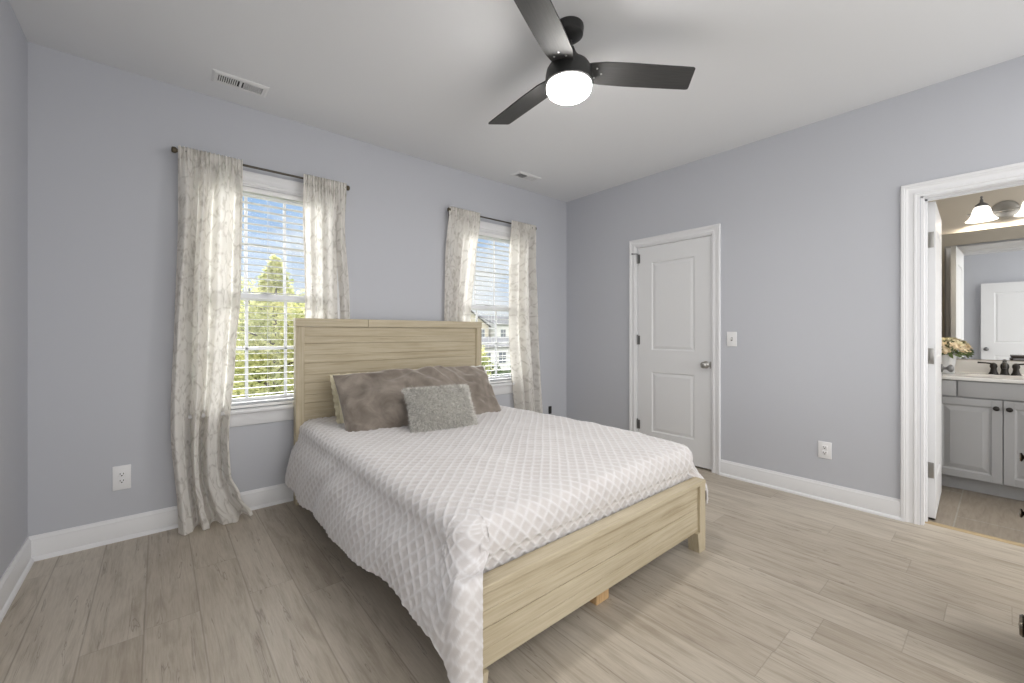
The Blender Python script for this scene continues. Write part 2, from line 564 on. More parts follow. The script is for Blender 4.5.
class MB:
    """collects shapes in world coordinates and links them as one mesh object"""
    def __init__(self):
        self.bm = bmesh.new()

    def box(self, x0, x1, y0, y1, z0, z1, b=0.0, seg=2, mi=0):
        x0, x1 = min(x0, x1), max(x0, x1)
        y0, y1 = min(y0, y1), max(y0, y1)
        z0, z1 = min(z0, z1), max(z0, z1)
        mt = Matrix.Translation(((x0 + x1) / 2, (y0 + y1) / 2, (z0 + z1) / 2)) @ Matrix.Diagonal((x1 - x0, y1 - y0, z1 - z0, 1))
        r = bmesh.ops.create_cube(self.bm, size=1.0, matrix=mt)
        vs_ = r['verts']
        fs = {f for v in vs_ for f in v.link_faces}
        for f in fs: f.material_index = mi
        if b > 0:
            es = list({e for v in vs_ for e in v.link_edges})
            r2 = bmesh.ops.bevel(self.bm, geom=es, offset=b, segments=seg, profile=0.5, affect='EDGES')
            for f in r2['faces']: f.material_index = mi
        return self

    def poly_prism(self, pts, axis, a0, a1):
        """extrude a closed 2-D outline along an axis; outline given in the other two axes in order"""
        def mk(p, a):
            if axis == 'x': return (a, p[0], p[1])
            if axis == 'y': return (p[0], a, p[1])
            return (p[0], p[1], a)
        A = [self.bm.verts.new(mk(p, a0)) for p in pts]
        B = [self.bm.verts.new(mk(p, a1)) for p in pts]
        n = len(pts)
        self.bm.faces.new(A)
        self.bm.faces.new(B[::-1])
        for i in range(n):
            self.bm.faces.new((A[i], A[(i + 1) % n], B[(i + 1) % n], B[i]))
        return self

    def cyl(self, p0, p1, r0, r1=None, n=20, caps=True):
        r1 = r0 if r1 is None else r1
        return self.path([p0, p1], [r0, r1], n, caps)

    def path(self, pts, radii, n=12, caps=True):
        pts = [Vector(p) for p in pts]
        if isinstance(radii, (int, float)): radii = [radii] * len(pts)
        rings = []
        up = None
        for i, p in enumerate(pts):
            if i == 0: d = pts[1] - pts[0]
            elif i == len(pts) - 1: d = pts[-1] - pts[-2]
            else: d = (pts[i + 1] - pts[i]).normalized() + (pts[i] - pts[i - 1]).normalized()
            d.normalize()
            if up is None:
                up = Vector((0, 0, 1)) if abs(d.z) < 0.9 else Vector((1, 0, 0))
            a = d.cross(up).normalized()
            c = a.cross(d).normalized()
            up = c
            rings.append([self.bm.verts.new(p + a * radii[i] * math.cos(2 * math.pi * k / n) + c * radii[i] * math.sin(2 * math.pi * k / n)) for k in range(n)])
        for i in range(len(rings) - 1):
            for k in range(n):
                self.bm.faces.new((rings[i][k], rings[i][(k + 1) % n], rings[i + 1][(k + 1) % n], rings[i + 1][k]))
        if caps:
            self.bm.faces.new(rings[0][::-1])
            self.bm.faces.new(rings[-1])
        return self

    def lathe(self, prof, origin, axis=(0, 0, 1), n=32, sx=1.0):
        q = Vector((0, 0, 1)).rotation_difference(Vector(axis).normalized()).to_matrix()
        o = Vector(origin)
        rings = []
        for r, z in prof:
            if r < 1e-6:
                rings.append([self.bm.verts.new(o + q @ Vector((0, 0, z)))])
            else:
                rings.append([self.bm.verts.new(o + q @ Vector((r * sx * math.cos(2 * math.pi * k / n), r * math.sin(2 * math.pi * k / n), z))) for k in range(n)])
        for i in range(len(rings) - 1):
            a, c = rings[i], rings[i + 1]
            for k in range(n):
                k2 = (k + 1) % n
                if len(a) == 1 and len(c) == 1: continue
                if len(a) == 1: self.bm.faces.new((a[0], c[k2], c[k]))
                elif len(c) == 1: self.bm.faces.new((a[k], a[k2], c[0]))
                else: self.bm.faces.new((a[k], a[k2], c[k2], c[k]))
        return self

    def grid(self, P, uv=None, flip=False, mi=0):
        """P: list of rows of points"""
        rows = [[self.bm.verts.new(p) for p in r] for r in P]
        lay = self.bm.loops.layers.uv.verify() if uv else None
        for i in range(len(rows) - 1):
            for j in range(len(rows[0]) - 1):
                idx = [(i, j), (i, j + 1), (i + 1, j + 1), (i + 1, j)]
                if flip: idx = idx[::-1]
                f = self.bm.faces.new([rows[a][c] for a, c in idx])
                f.material_index = mi
                if lay:
                    for lp, (a, c) in zip(f.loops, idx): lp[lay].uv = uv[a][c]
        return self

    def build(self, name, mat, parent=None, smooth=35, origin=None):
        bm = self.bm
        bmesh.ops.recalc_face_normals(bm, faces=bm.faces[:]) if len(bm.faces) < 60000 else None
        me = bpy.data.meshes.new(name)
        if parent is not None:
            off_ = WLOC[parent.name]
        elif origin is not None:
            off_ = Vector(origin)
        else:
            cs = [v.co for v in bm.verts]
            lo = [min(c[i] for c in cs) for i in range(3)]
            hi = [max(c[i] for c in cs) for i in range(3)]
            off_ = Vector(((lo[0] + hi[0]) / 2, (lo[1] + hi[1]) / 2, lo[2]))
        bmesh.ops.translate(bm, verts=bm.verts[:], vec=-off_)
        bm.to_mesh(me)
        bm.free()
        for x in (mat if isinstance(mat, (list, tuple)) else [mat]):
            me.materials.append(x)
        if smooth:
            me.polygons.foreach_set('use_smooth', [True] * len(me.polygons))
            if smooth < 180: me.set_sharp_from_angle(angle=R(smooth))
        o = bpy.data.objects.new(name, me)
        COL.objects.link(o)
        if parent is not None:
            o.parent = parent
        else:
            o.location = off_
        WLOC[o.name] = off_.copy()
        return o

def S(o): return tag(o, kind='structure')

H = 2.74          # ceiling height
W = 4.183         # room width  (x from -W to 0)
D = 3.82          # room depth  (y from -D to 0)
BX0, BX1 = 0.12, 1.55      # bathroom, behind the right wall
BY0, BY1 = -4.60, -2.62

# openings
WIN = [(-3.065, 0.40), (-1.102, 0.40)]     # centre x, half width
WZ0, WZ1 = 0.692, 2.215
CL0, CL1, DZ = -1.695, -0.936, 2.067       # closet door opening (y), head height
BD0, BD1 = -3.70, -2.985                   # bathroom doorway (y)
ED0, ED1 = -4.09, -3.33                    # entry doorway in the front wall (x)

# ------------------------------------------------------------------ shell
b_ = MB().box(-W - 0.12, 0.06, -D - 0.12, 0.14, -0.12, 0.0)
S(b_.build('floor', M['floor'], smooth=0, origin=(0, 0, 0)))
S(MB().box(0.06, BX1 + 0.12, BY0 - 0.1, -0.8, -0.12, 0.0).build('floor_bathroom', M['tile'], smooth=0, origin=(0, 0, 0)))
S(MB().box(-W - 0.12, 0.12, -D - 0.12, 0.14, H, H + 0.12).build('ceiling', M['ceiling'], smooth=0))
S(MB().box(0.12, BX1 + 0.12, BY0 - 0.1, -0.8, H, H + 0.12).build('ceiling_bathroom', M['ceiling'], smooth=0))

# window wall with two openings
b_ = MB()
xs_ = [-W - 0.12]
for cx, hw in WIN: xs_ += [cx - hw, cx + hw]
xs_ += [0.12]
for i in range(0, 6, 2): b_.box(xs_[i], xs_[i + 1], 0, 0.14, 0, H)
for cx, hw in WIN:
    b_.box(cx - hw, cx + hw, 0, 0.14, 0, WZ0)
    b_.box(cx - hw, cx + hw, 0, 0.14, WZ1, H)
S(b_.build('wall_back', M['wall'], smooth=0))
# right wall: bedroom side painted grey, bathroom side a separate thin skin
b_ = MB()
b_.box(0, 0.12, CL1, 0, 0, H).box(0, 0.12, BD1, CL0, 0, H).box(0, 0.12, -D - 0.12, BD0, 0, H)
b_.box(0, 0.12, CL0, CL1, DZ, H).box(0, 0.12, BD0, BD1, DZ, H)
S(b_.build('wall_right', M['wall'], smooth=0))
S(MB().box(-W - 0.12, -W, -D - 0.12, 0, 0, H).build('wall_left', M['wall'], smooth=0))
# bathroom walls
S(MB().box(BX1, BX1 + 0.12, BY0 - 0.1, BY1 + 0.1, 0, H).build('wall_bathroom_far', M['bath_wall'], smooth=0))
S(MB().box(BX0, BX1, BY1, BY1 + 0.1, 0, H).build('wall_bathroom_left', M['bath_wall'], smooth=0))
b_ = MB().box(0.12, 0.128, BD1 + 0.09, BY1, 0, H).box(0.12, 0.128, BY0, BD0 - 0.09, 0, H).box(0.12, 0.128, BD0 - 0.09, BD1 + 0.09, DZ + 0.09, H)
S(b_.build('wall_bathroom_near', M['bath_wall'], smooth=0))
# closet box behind the closet door
b_ = MB().box(0.85, 0.95, -2.5, -0.6, 0, H).box(0.12, 0.85, -0.7, -0.6, 0, H).box(0.12, 0.85, -2.5, -2.4, 0, H)
S(b_.build('wall_closet', M['wall'], smooth=0))

# baseboards
BB_PROF = [(0, 0), (0.028, 0), (0.027, 0.010), (0.022, 0.017), (0.016, 0.021), (0.016, 0.098), (0.013, 0.106), (0.0135, 0.112), (0.008, 0.121), (0.006, 0.130), (0, 0.130)]
def base_run(name, axis, a0, a1, wall, sgn):
    if axis == 'x': pts = [(wall + sgn * d, z) for d, z in BB_PROF]
    else: pts = [(wall + sgn * d, z) for d, z in BB_PROF]
    mb = MB()
    for s0, s1 in zip(a0, a1):
        mb.poly_prism(pts, axis, s0, s1)
    return S(mb.build(name, M['trim'], smooth=30))
base_run('baseboard_back', 'x', [-W], [0], 0, -1)
base_run('baseboard_left', 'y', [-D], [0], -W, 1)
# y-axis prisms take (x, z)
base_run('baseboard_right', 'y', [BD1 + 0.075, CL1 + 0.07, -D], [CL0 - 0.07, 0, BD0 - 0.075], 0, -1)
base_run('baseboard_bathroom', 'x', [BX0], [1.0], BY1, -1)

# threshold strip between plank floor and tile
mb = MB().poly_prism([(0.055, 0), (0.105, 0), (0.098, 0.006), (0.085, 0.010), (0.072, 0.009), (0.06, 0.005)], 'y', BD0, BD1)
S(mb.build('trim_1', M['brass_strip'], smooth=50))

# ------------------------------------------------------------------ door casings and doors
CAS_PROF = [(0.0, 0.0), (0.0, 0.010), (0.005, 0.012), (0.012, 0.012), (0.014, 0.016), (0.020, 0.017), (0.023, 0.013), (0.036, 0.012), (0.044, 0.014), (0.050, 0.019), (0.055, 0.019), (0.058, 0.022), (0.069, 0.022), (0.072, 0.018), (0.072, 0.0)]
# (distance from the opening edge, projection)
def casing_frame(mb, plane, sgn, axis, o0, o1, top, sc=1.0, to_floor=True, z_base=0.0):
    """three mitred casing legs round an opening on a wall plane; axis = run direction of the wall"""
    def P(a, pr, z):
        return (a, plane + sgn * pr, z) if axis == 'x' else (plane + sgn * pr, a, z)
    prof = [(d * sc, p) for d, p in CAS_PROF]
    path = [(o0, z_base, -1, 0), (o0, top, -1, 1), (o1, top, 1, 1), (o1, z_base, 1, 0)]
    rings = []
    for a, z, da, dz in path:
        rings.append([mb.bm.verts.new(P(a + da * d, p, z + dz * d)) for d, p in prof])
    n = len(prof)
    for i in range(3):
        for k in range(n):
            mb.bm.faces.new((rings[i][k], rings[i][(k + 1) % n], rings[i + 1][(k + 1) % n], rings[i + 1][k]))
    mb.bm.faces.new(rings[0])
    mb.bm.faces.new(rings[3][::-1])
    return mb

def door_leaf_mb(x0, x1, y0, y1, z0, z1, face_axis):
    """two raised panels; the leaf spans two axes, thin in face_axis ('x' or 'y')"""
    mb = MB()
    if face_axis == 'x': u0, u1, t0, t1 = y0, y1, x0, x1
    else: u0, u1, t0, t1 = x0, x1, y0, y1
    def bx(a0, a1, c0, c1, q0, q1, b=0.0):
        if face_axis == 'x': mb.box(q0, q1, a0, a1, c0, c1, b)
        else: mb.box(a0, a1, q0, q1, c0, c1, b)
    w = u1 - u0
    st = 0.152 * w / 0.755
    h = z1 - z0
    p1 = (z0 + 0.225, z0 + 0.815)
    p2 = (z0 + 1.02, z1 - 0.155)
    # stiles and rails
    bx(u0, u0 + st, z0, z1, t0, t1)
    bx(u1 - st, u1, z0, z1, t0, t1)
    bx(u0 + st, u1 - st, z0, p1[0], t0, t1)
    bx(u0 + st, u1 - st, p1[1], p2[0], t0, t1)
    bx(u0 + st, u1 - st, p2[1], z1, t0, t1)
    tm = (t0 + t1) / 2
    for c0, c1 in (p1, p2):
        a0, a1 = u0 + st, u1 - st
        bx(a0, a1, c0, c1, t0 + 0.011, t1 - 0.011)
        # sloped field and moulding on both faces
        for ts, d in ((t0, 1), (t1, -1)):
            loops = [(0.0, 0.0), (0.004, 0.0), (0.014, 0.008), (0.020, 0.008), (0.042, 0.002), (0.046, 0.002)]
            rings = []
            for ins, dep in loops:
                q = ts + d * dep
                cs = [(a0 + ins, c0 + ins), (a1 - ins, c0 + ins), (a1 - ins, c1 - ins), (a0 + ins, c1 - ins)]
                if face_axis == 'x': rings.append([mb.bm.verts.new((q, a, c)) for a, c in cs])
                else: rings.append([mb.bm.verts.new((a, q, c)) for a, c in cs])
            for i in range(len(rings) - 1):
                for k in range(4):
                    mb.bm.faces.new((rings[i][k], rings[i][(k + 1) % 4], rings[i + 1][(k + 1) % 4], rings[i + 1][k]))
            mb.bm.faces.new(rings[-1])
    return mb

KNOB = [(0.0, 0.0), (0.031, 0.0), (0.032, 0.004), (0.028, 0.009), (0.014, 0.012), (0.011, 0.018), (0.011, 0.028), (0.017, 0.033), (0.026, 0.040), (0.029, 0.048), (0.027, 0.056), (0.019, 0.063), (0.008, 0.066), (0.0, 0.066)]

# closet door (door_1)
d1 = thing('door_1', (0, (CL0 + CL1) / 2, 0), kind='structure')
mb = MB()
casing_frame(mb, 0, -1, 'y', CL0 + 0.004, CL1 - 0.004, DZ - 0.004)
mb.build('casing', M['trim'], d1, smooth=30)
mb = MB().box(0, 0.12, CL0, CL0 + 0.012, 0, DZ).box(0, 0.12, CL1 - 0.012, CL1, 0, DZ).box(0, 0.12, CL0, CL1, DZ - 0.012, DZ)
mb.box(0.05, 0.062, CL0 + 0.012, CL0 + 0.022, 0, DZ).box(0.05, 0.062, CL1 - 0.022, CL1 - 0.012, 0, DZ)
mb.build('jamb', M['trim'], d1, smooth=0)
leaf1 = door_leaf_mb(0.010, 0.045, CL0 + 0.015, CL1 - 0.017, 0.016, DZ - 0.015, 'x').build('leaf', M['door'], d1, smooth=0)
kn = MB().lathe(KNOB, (0.010, -1.632, 0.925), (-1, 0, 0), 28).build('knob', M['nickel'], leaf1, smooth=60)
MB().box(0.008, 0.0105, CL0 + 0.0165, CL0 + 0.030, 0.895, 0.955, 0.001).build('latch_plate', M['nickel'], leaf1, smooth=0)
for hz in (1.943, 1.134, 0.295):
    mb = MB().cyl((0.001, CL1 - 0.0145, hz - 0.045), (0.001, CL1 - 0.0145, hz + 0.045), 0.0065, n=14)
    mb.lathe([(0.0, 0.0), (0.005, 0.0), (0.007, 0.004), (0.004, 0.009), (0.0, 0.010)], (0.001, CL1 - 0.0145, hz + 0.045), n=12)
    mb.box(0.004, 0.0095, CL1 - 0.040, CL1 - 0.0145, hz - 0.044, hz + 0.044, 0.001)
    if hz > 1.9:   # door stop on the top hinge pin
        mb.cyl((0.001, CL1 - 0.0145, hz + 0.052), (-0.035, CL1 + 0.020, hz + 0.052), 0.004, n=10)
        mb.lathe([(0, 0), (0.009, 0), (0.009, 0.008), (0, 0.010)], (-0.034, CL1 + 0.019, hz + 0.052), (-0.7, 0.7, 0), 12)
    mb.build('hinge', M['hinge'], d1, smooth=40)

# bathroom door (door_2), swung open into the bathroom
d2 = thing('door_2', (0.06, BD1, 0), kind='structure')
mb = MB()
casing_frame(mb, 0, -1, 'y', BD0 - 0.003, BD1 + 0.003, DZ - 0.008, 1.22)
casing_frame(mb, 0.128, 1, 'y', BD0 - 0.003, BD1 + 0.003, DZ - 0.008, 1.05)
mb.build('casing', M['trim'], d2, smooth=30)
mb = MB().box(-0.001, 0.128, BD1 - 0.014, BD1, 0, DZ).box(-0.001, 0.128, BD0, BD0 + 0.014, 0, DZ).box(-0.001, 0.128, BD0, BD1, DZ - 0.014, DZ)
mb.box(0.065, 0.085, BD1 - 0.025, BD1 - 0.014, 0, DZ).box(0.065, 0.085, BD0 + 0.014, BD0 + 0.025, 0, DZ).box(0.065, 0.085, BD0, BD1, DZ - 0.025, DZ - 0.014)
mb.build('jamb', M['trim'], d2, smooth=0)
LY0, LY1 = -3.040, -3.005
leaf2 = door_leaf_mb(0.145, 0.835, LY0, LY1, 0.014, DZ - 0.018, 'y').build('leaf', M['door'], d2, smooth=0)
for s, y in ((-1, LY0), (1, LY1)):
    MB().lathe(KNOB, (0.775, y, 0.945), (0, s, 0), 28).build('knob', M['hinge'], leaf2, smooth=60)
for hz in (1.805, 1.055, 0.320):
    mb = MB().cyl((0.138, -2.996, hz - 0.05), (0.138, -2.996, hz + 0.05), 0.007, n=14)
    mb.box(0.1425, 0.1455, -3.033, -2.998, hz - 0.05, hz + 0.05, 0.001)
    mb.box(0.088, 0.134, -3.0, -2.9985, hz - 0.05, hz + 0.05)
    mb.build('hinge', M['nickel'], d2, smooth=40)
MB().box(0.146, 0.175, LY0 + 0.004, LY1 - 0.004, 0.004, 0.014).build('bottom_seal', M['rubber'], leaf2, smooth=0)

leaf2.rotation_euler = (0, 0, R(1.7))
_p = Vector((0.138, -2.998, 0)) - Vector(WLOC[d2.name])
_q = Matrix.Rotation(R(1.7), 3, 'Z') @ _p
leaf2.location = _p - _q

# entry door (door_3), open flat against the left wall, seen in the bathroom mirror
d3 = thing('door_3', (-W + 0.06, -D, 0), kind='structure')
leaf3 = door_leaf_mb(-4.095, -4.060, -3.79, -3.055, 0.014, DZ - 0.018, 'x').build('leaf', M['door'], d3, smooth=0)
for s, x in ((1, -4.060), (-1, -4.095)):
    MB().lathe(KNOB, (x, -3.115, 0.93), (s, 0, 0), 24).build('knob', M['hinge'], leaf3, smooth=60)

# ------------------------------------------------------------------ windows
def make_window(idx, cx, hw):
    t = thing('window_%d' % idx, (cx, 0.05, WZ0), kind='structure')
    x0, x1 = cx - hw, cx + hw
    # interior head and side casing, stool and apron
    mb = MB()
    casing_frame(mb, 0, -1, 'x', x0 + 0.004, x1 - 0.004, WZ1 - 0.002, 1.2, z_base=WZ0 - 0.005)
    mb.build('casing', M['trim'], t, smooth=30)
    MB().box(x0 - 0.105, x1 + 0.105, -0.045, 0.0, WZ0 - 0.026, WZ0, 0.006).box(x0, x1, -0.001, 0.06, WZ0 - 0.026, WZ0 - 0.0005).build('stool', M['trim'], t, smooth=40)
    MB().poly_prism([(0, WZ0 - 0.027), (-0.018, WZ0 - 0.027), (-0.018, WZ0 - 0.10), (-0.012, WZ0 - 0.112), (0, WZ0 - 0.115)], 'x', x0 - 0.085, x1 + 0.085).build('apron', M['trim'], t, smooth=30)
    # jamb liner
    mb = MB().box(x0, x0 + 0.012, 0, 0.14, WZ0, WZ1).box(x1 - 0.012, x1, 0, 0.14, WZ0, WZ1).box(x0, x1, 0, 0.14, WZ1 - 0.012, WZ1).box(x0, x1, 0.06, 0.14, WZ0 - 0.001, WZ0 + 0.012)
    mb.build('jamb', M['trim'], t, smooth=0)
    zm = 1.456
    for name, y, z0, z1 in (('upper_sash', 0.108, zm - 0.022, WZ1 - 0.012), ('lower_sash', 0.076, WZ0 + 0.012, zm + 0.026)):
        mb = MB()
        sx0, sx1 = x0 + 0.012, x1 - 0.012
        sw = 0.026
        rl = 0.05 if name == 'lower_sash' else 0.03
        mb.box(sx0, sx0 + sw, y, y + 0.03, z0, z1, 0.003)
        mb.box(sx1 - sw, sx1, y, y + 0.03, z0, z1, 0.003)
        mb.box(sx0 + sw, sx1 - sw, y, y + 0.03, z0, z0 + (rl if name == 'lower_sash' else 0.048), 0.003)
        mb.box(sx0 + sw, sx1 - sw, y, y + 0.03, z1 - (0.048 if name == 'lower_sash' else 0.03), z1, 0.003)
        gz0 = z0 + (rl if name == 'lower_sash' else 0.048)
        gz1 = z1 - (0.048 if name == 'lower_sash' else 0.03)
        o = mb.build(name, M['vinyl'], t, smooth=40)
        mg = MB()
        for k in (-1, 1):
            mg.box(cx + k * 0.122 - 0.010, cx + k * 0.122 + 0.010, y + 0.009, y + 0.021, gz0, gz1, 0.003)
        mg.box(sx0 + sw, sx1 - sw, y + 0.009, y + 0.021, (gz0 + gz1) / 2 - 0.010, (gz0 + gz1) / 2 + 0.010, 0.003)
        mg.build('grille', M['vinyl'], o, smooth=40)
        MB().box(sx0 + sw - 0.002, sx1 - sw + 0.002, y + 0.022, y + 0.025, gz0 - 0.002, gz1 + 0.002).build('pane', M['glass'], o, smooth=0)
    MB().box(cx - 0.03, cx + 0.03, 0.066, 0.08, zm + 0.026, zm + 0.036, 0.003).build('sash_lock', M['nickel'], t, smooth=40)
    return t
for i, (cx, hw) in enumerate(WIN): make_window(i + 1, cx, hw)

# ------------------------------------------------------------------ blinds
def make_blind(cx, hw, label):
    z1 = WZ1 - 0.014
    t = thing('window_blind', (cx, 0.03, WZ0), label, 'window blind', 'white slatted window blinds')
    x0, x1 = cx - hw + 0.016, cx + hw - 0.016
    MB().box(x0, x1, 0.004, 0.056, z1 - 0.030, z1, 0.003).build('headrail', M['slat'], t, smooth=40)
    MB().poly_prism([(0.002, z1 - 0.034), (0.002, z1 - 0.002), (-0.002, z1 - 0.002), (-0.005, z1 - 0.010), (-0.004, z1 - 0.028), (-0.001, z1 - 0.034)], 'x', x0 - 0.002, x1 + 0.002).build('valance', M['slat'], t, smooth=40)
    mb = MB()
    n = 31
    za, zb = WZ0 + 0.040, z1 - 0.056
    th = R(-1)
    for k in range(n):
        z = za + (zb - za) * k / (n - 1)
        prof = []
        for q in range(5):
            u = -0.025 + 0.05 * q / 4
            crown = 0.0012 * (1 - (u / 0.025) ** 2)
            prof.append((u, crown + 0.0011))
        for q in range(5):
            u = 0.025 - 0.05 * q / 4
            crown = 0.0012 * (1 - (u / 0.025) ** 2)
            prof.append((u, crown - 0.0011))
        pts = [(0.030 + u * math.cos(th) - w_ * math.sin(th), z + u * math.sin(th) + w_ * math.cos(th)) for u, w_ in prof]
        mb.poly_prism(pts, 'x', x0 + 0.002, x1 - 0.002)
    mb.build('slats', M['slat'], t, smooth=40)
    MB().box(x0, x1, 0.006, 0.054, WZ0 + 0.003, WZ0 + 0.022, 0.004).build('bottom_rail', M['slat'], t, smooth=40)
    mb = MB()
    for k in (-0.27, 0.0, 0.27):
        for y in (0.0035, 0.0565):
            mb.cyl((cx + k, y, WZ0 + 0.02), (cx + k, y, z1 - 0.05), 0.0011, n=6)
    mb.build('ladder_cord', M['cord'], t, smooth=60)
    return t
make_blind(WIN[0][0], WIN[0][1], 'white slatted blind in the window with the yellow-green tree outside')
make_blind(WIN[1][0], WIN[1][1], 'white slatted blind in the window showing houses, right of the headboard')

# ------------------------------------------------------------------ curtain rods
def make_rod(xa, xb, z, label):
    y = -0.085
    t = thing('curtain_rod', ((xa + xb) / 2, 0, z), label, 'curtain rod', 'thin metal curtain rods')
    MB().cyl((xa + 0.02, y, z), (xb - 0.02, y, z), 0.0075, n=16).build('rod', M['rod'], t, smooth=40)
    fin = [(0.0, 0.0), (0.008, 0.0), (0.010, 0.004), (0.0085, 0.009), (0.012, 0.016), (0.017, 0.021), (0.019, 0.029), (0.018, 0.036), (0.014, 0.041), (0.0, 0.043)]
    MB().lathe(fin, (xa + 0.022, y, z), (-1, 0, 0), 20).build('finial', M['finial'], t, smooth=60)
    MB().lathe(fin, (xb - 0.022, y, z), (1, 0, 0), 20).build('finial', M['finial'], t, smooth=60)
    for x in (xa + 0.045, xb - 0.045):
        mb = MB().box(x - 0.008, x + 0.008, -0.004, 0.0, z - 0.12, z + 0.01, 0.001)
        mb.box(x - 0.006, x + 0.006, y - 0.006, -0.003, z - 0.022, z - 0.012, 0.001)
        mb.lathe([(0.0095, -0.006), (0.0125, -0.006), (0.0125, 0.006), (0.0095, 0.006), (0.0095, -0.006)], (x, y, z), (1, 0, 0), 18)
        mb.build('bracket', M['slot'], t, smooth=40)
    return t
make_rod(-3.577, -2.560, 2.311, 'thin dark curtain rod over the window left of the bed')
make_rod(-1.648, -0.595, 2.318, 'thin dark curtain rod over the window right of the bed')

# ------------------------------------------------------------------ curtains
def lerp_tab(tab, v):
    for (a, p), (c, q) in zip(tab, tab[1:]):
        if v <= c or (c, q) == tab[-1]:
            t_ = 0 if c == a else max(0.0, min(1.0, (v - a) / (c - a)))
            t_ = t_ * t_ * (3 - 2 * t_)
            return p + (q - p) * t_
    return tab[-1][1]

def make_curtain(label, ztop, zrod, left, right, depth, folds, amp, hem_z, seed, wide):
    """left / right / depth: tables (fraction from top to hem, value); hem_z(u); one gathered cloth on the rod"""
    rng = random.Random(seed)
    nu, nv = 150, 110
    ph = [rng.uniform(0, 6.28) for _ in range(8)]
    P, U = [], []
    for j in range(nv + 1):
        v = j / nv
        row, ur = [], []
        for i in range(nu + 1):
            u = i / nu
            hz = hem_z(u)
            z = ztop + (hz - ztop) * v
            xl, xr = lerp_tab(left, v), lerp_tab(right, v)
            yb = lerp_tab(depth, v)
            dist = ztop - z
            # gathers near the top, broad folds lower down
            g = math.exp(-(dist / 0.16) ** 2)
            wob_ = u + 0.035 * math.sin(2 * math.pi * u * 1.5 + ph[0]) + 0.012 * math.sin(v * 7 + u * 9 + ph[4]) * (1 - g)
            fine = 0.011 * math.sin(2 * math.pi * u * 17 + ph[1] + 1.7 * math.sin(11 * u + ph[5])) + 0.005 * math.sin(2 * math.pi * u * 29 + ph[2])
            big = amp * (1.35 * math.copysign(abs(math.sin(2 * math.pi * folds * wob_ + ph[3])) ** 0.7, math.sin(2 * math.pi * folds * wob_ + ph[3])) + 0.35 * math.sin(2 * math.pi * folds * 2.1 * wob_ + ph[6] + 2.0 * v))
            near = abs(z - zrod) < 0.017
            edge = min(1.0, min(u, 1 - u) / 0.05)
            y = yb + (fine * g * (0.30 if near else 1.0)) + big * (1 - g) * (0.45 + 0.55 * edge)
            x = xl + (xr - xl) * (u + 0.010 * math.sin(2 * math.pi * folds * wob_ * 2 + ph[7]) * (1 - g) * math.sin(math.pi * u))
            x += 0.006 * math.sin(9 * v + 5 * u + ph[2]) * (1 - g)
            y = min(y, -0.007 if z > 0.135 else -0.032)
            row.append((x, y, z))
            ur.append((u * wide, (1 - v) * 2.35))
        P.append(row)
        U.append(ur)
    t = MB().grid(P, U)
    o = t.build('curtain', M['linen'], smooth=180)
    # doubled cloth: side hems and the rod pocket, laid just behind
    ku = max(3, int(0.045 / wide * nu))
    hb2 = MB()
    def back(p): return (p[0], min(p[1] + 0.0022, -0.004), p[2])
    for a_, c_ in ((0, ku), (nu - ku, nu)):
        hb2.grid([[back(p) for p in r[a_:c_ + 1]] for r in P], [ur[a_:c_ + 1] for ur in U])
    kv = max(j for j in range(nv + 1) if P[j][0][2] > zrod - 0.045)
    hb2.grid([[back(p) for p in r[ku:nu - ku + 1]] for r in P[:kv + 1]], [ur[ku:nu - ku + 1] for ur in U[:kv + 1]])
    hb2.build('hem', M['linen'], o, smooth=180)
    return tag(o, label, 'curtain', 'printed off-white curtains')

RY = -0.099
make_curtain('printed curtain pooling on the floor at far left, nearest the floor outlet', 2.338, 2.311,
    [(0, -3.566), (0.45, -3.580), (0.75, -3.600), (1, -3.570)],
    [(0, -3.235), (0.10, -3.232), (0.35, -3.250), (0.55, -3.275), (0.80, -3.305), (0.88, -3.300), (0.94, -3.255), (1, -3.190)],
    [(0, RY), (0.15, -0.085), (0.85, -0.095), (1, -0.140)], 3.3, 0.040,
    lambda u: 0.006 + 0.012 * max(0, (u - 0.75) / 0.25), 11, 0.95)
make_curtain('printed curtain hanging behind the left end of the headboard', 2.340, 2.311,
    [(0, -2.868), (0.45, -2.850), (1, -2.82)],
    [(0, -2.566), (0.4, -2.525), (1, -2.45)],
    [(0, RY), (0.2, -0.046), (1, -0.040)], 3.2, 0.019,
    lambda u: 0.02, 5, 0.85)
make_curtain('printed curtain hanging behind the right end of the headboard', 2.346, 2.318,
    [(0, -1.660), (0.5, -1.688), (1, -1.71)],
    [(0, -1.322), (0.15, -1.332), (0.45, -1.400), (1, -1.46)],
    [(0, RY), (0.2, -0.046), (1, -0.040)], 3.4, 0.019,
    lambda u: 0.02, 21, 0.85)
make_curtain('printed curtain falling free behind the bed, nearest the far corner', 2.346, 2.318,
    [(0, -0.926), (0.4, -0.925), (1, -0.83)],
    [(0, -0.585), (0.4, -0.555), (1, -0.48)],
    [(0, RY), (0.2, -0.075), (1, -0.085)], 2.6, 0.034,
    lambda u: 0.03, 33, 0.85)

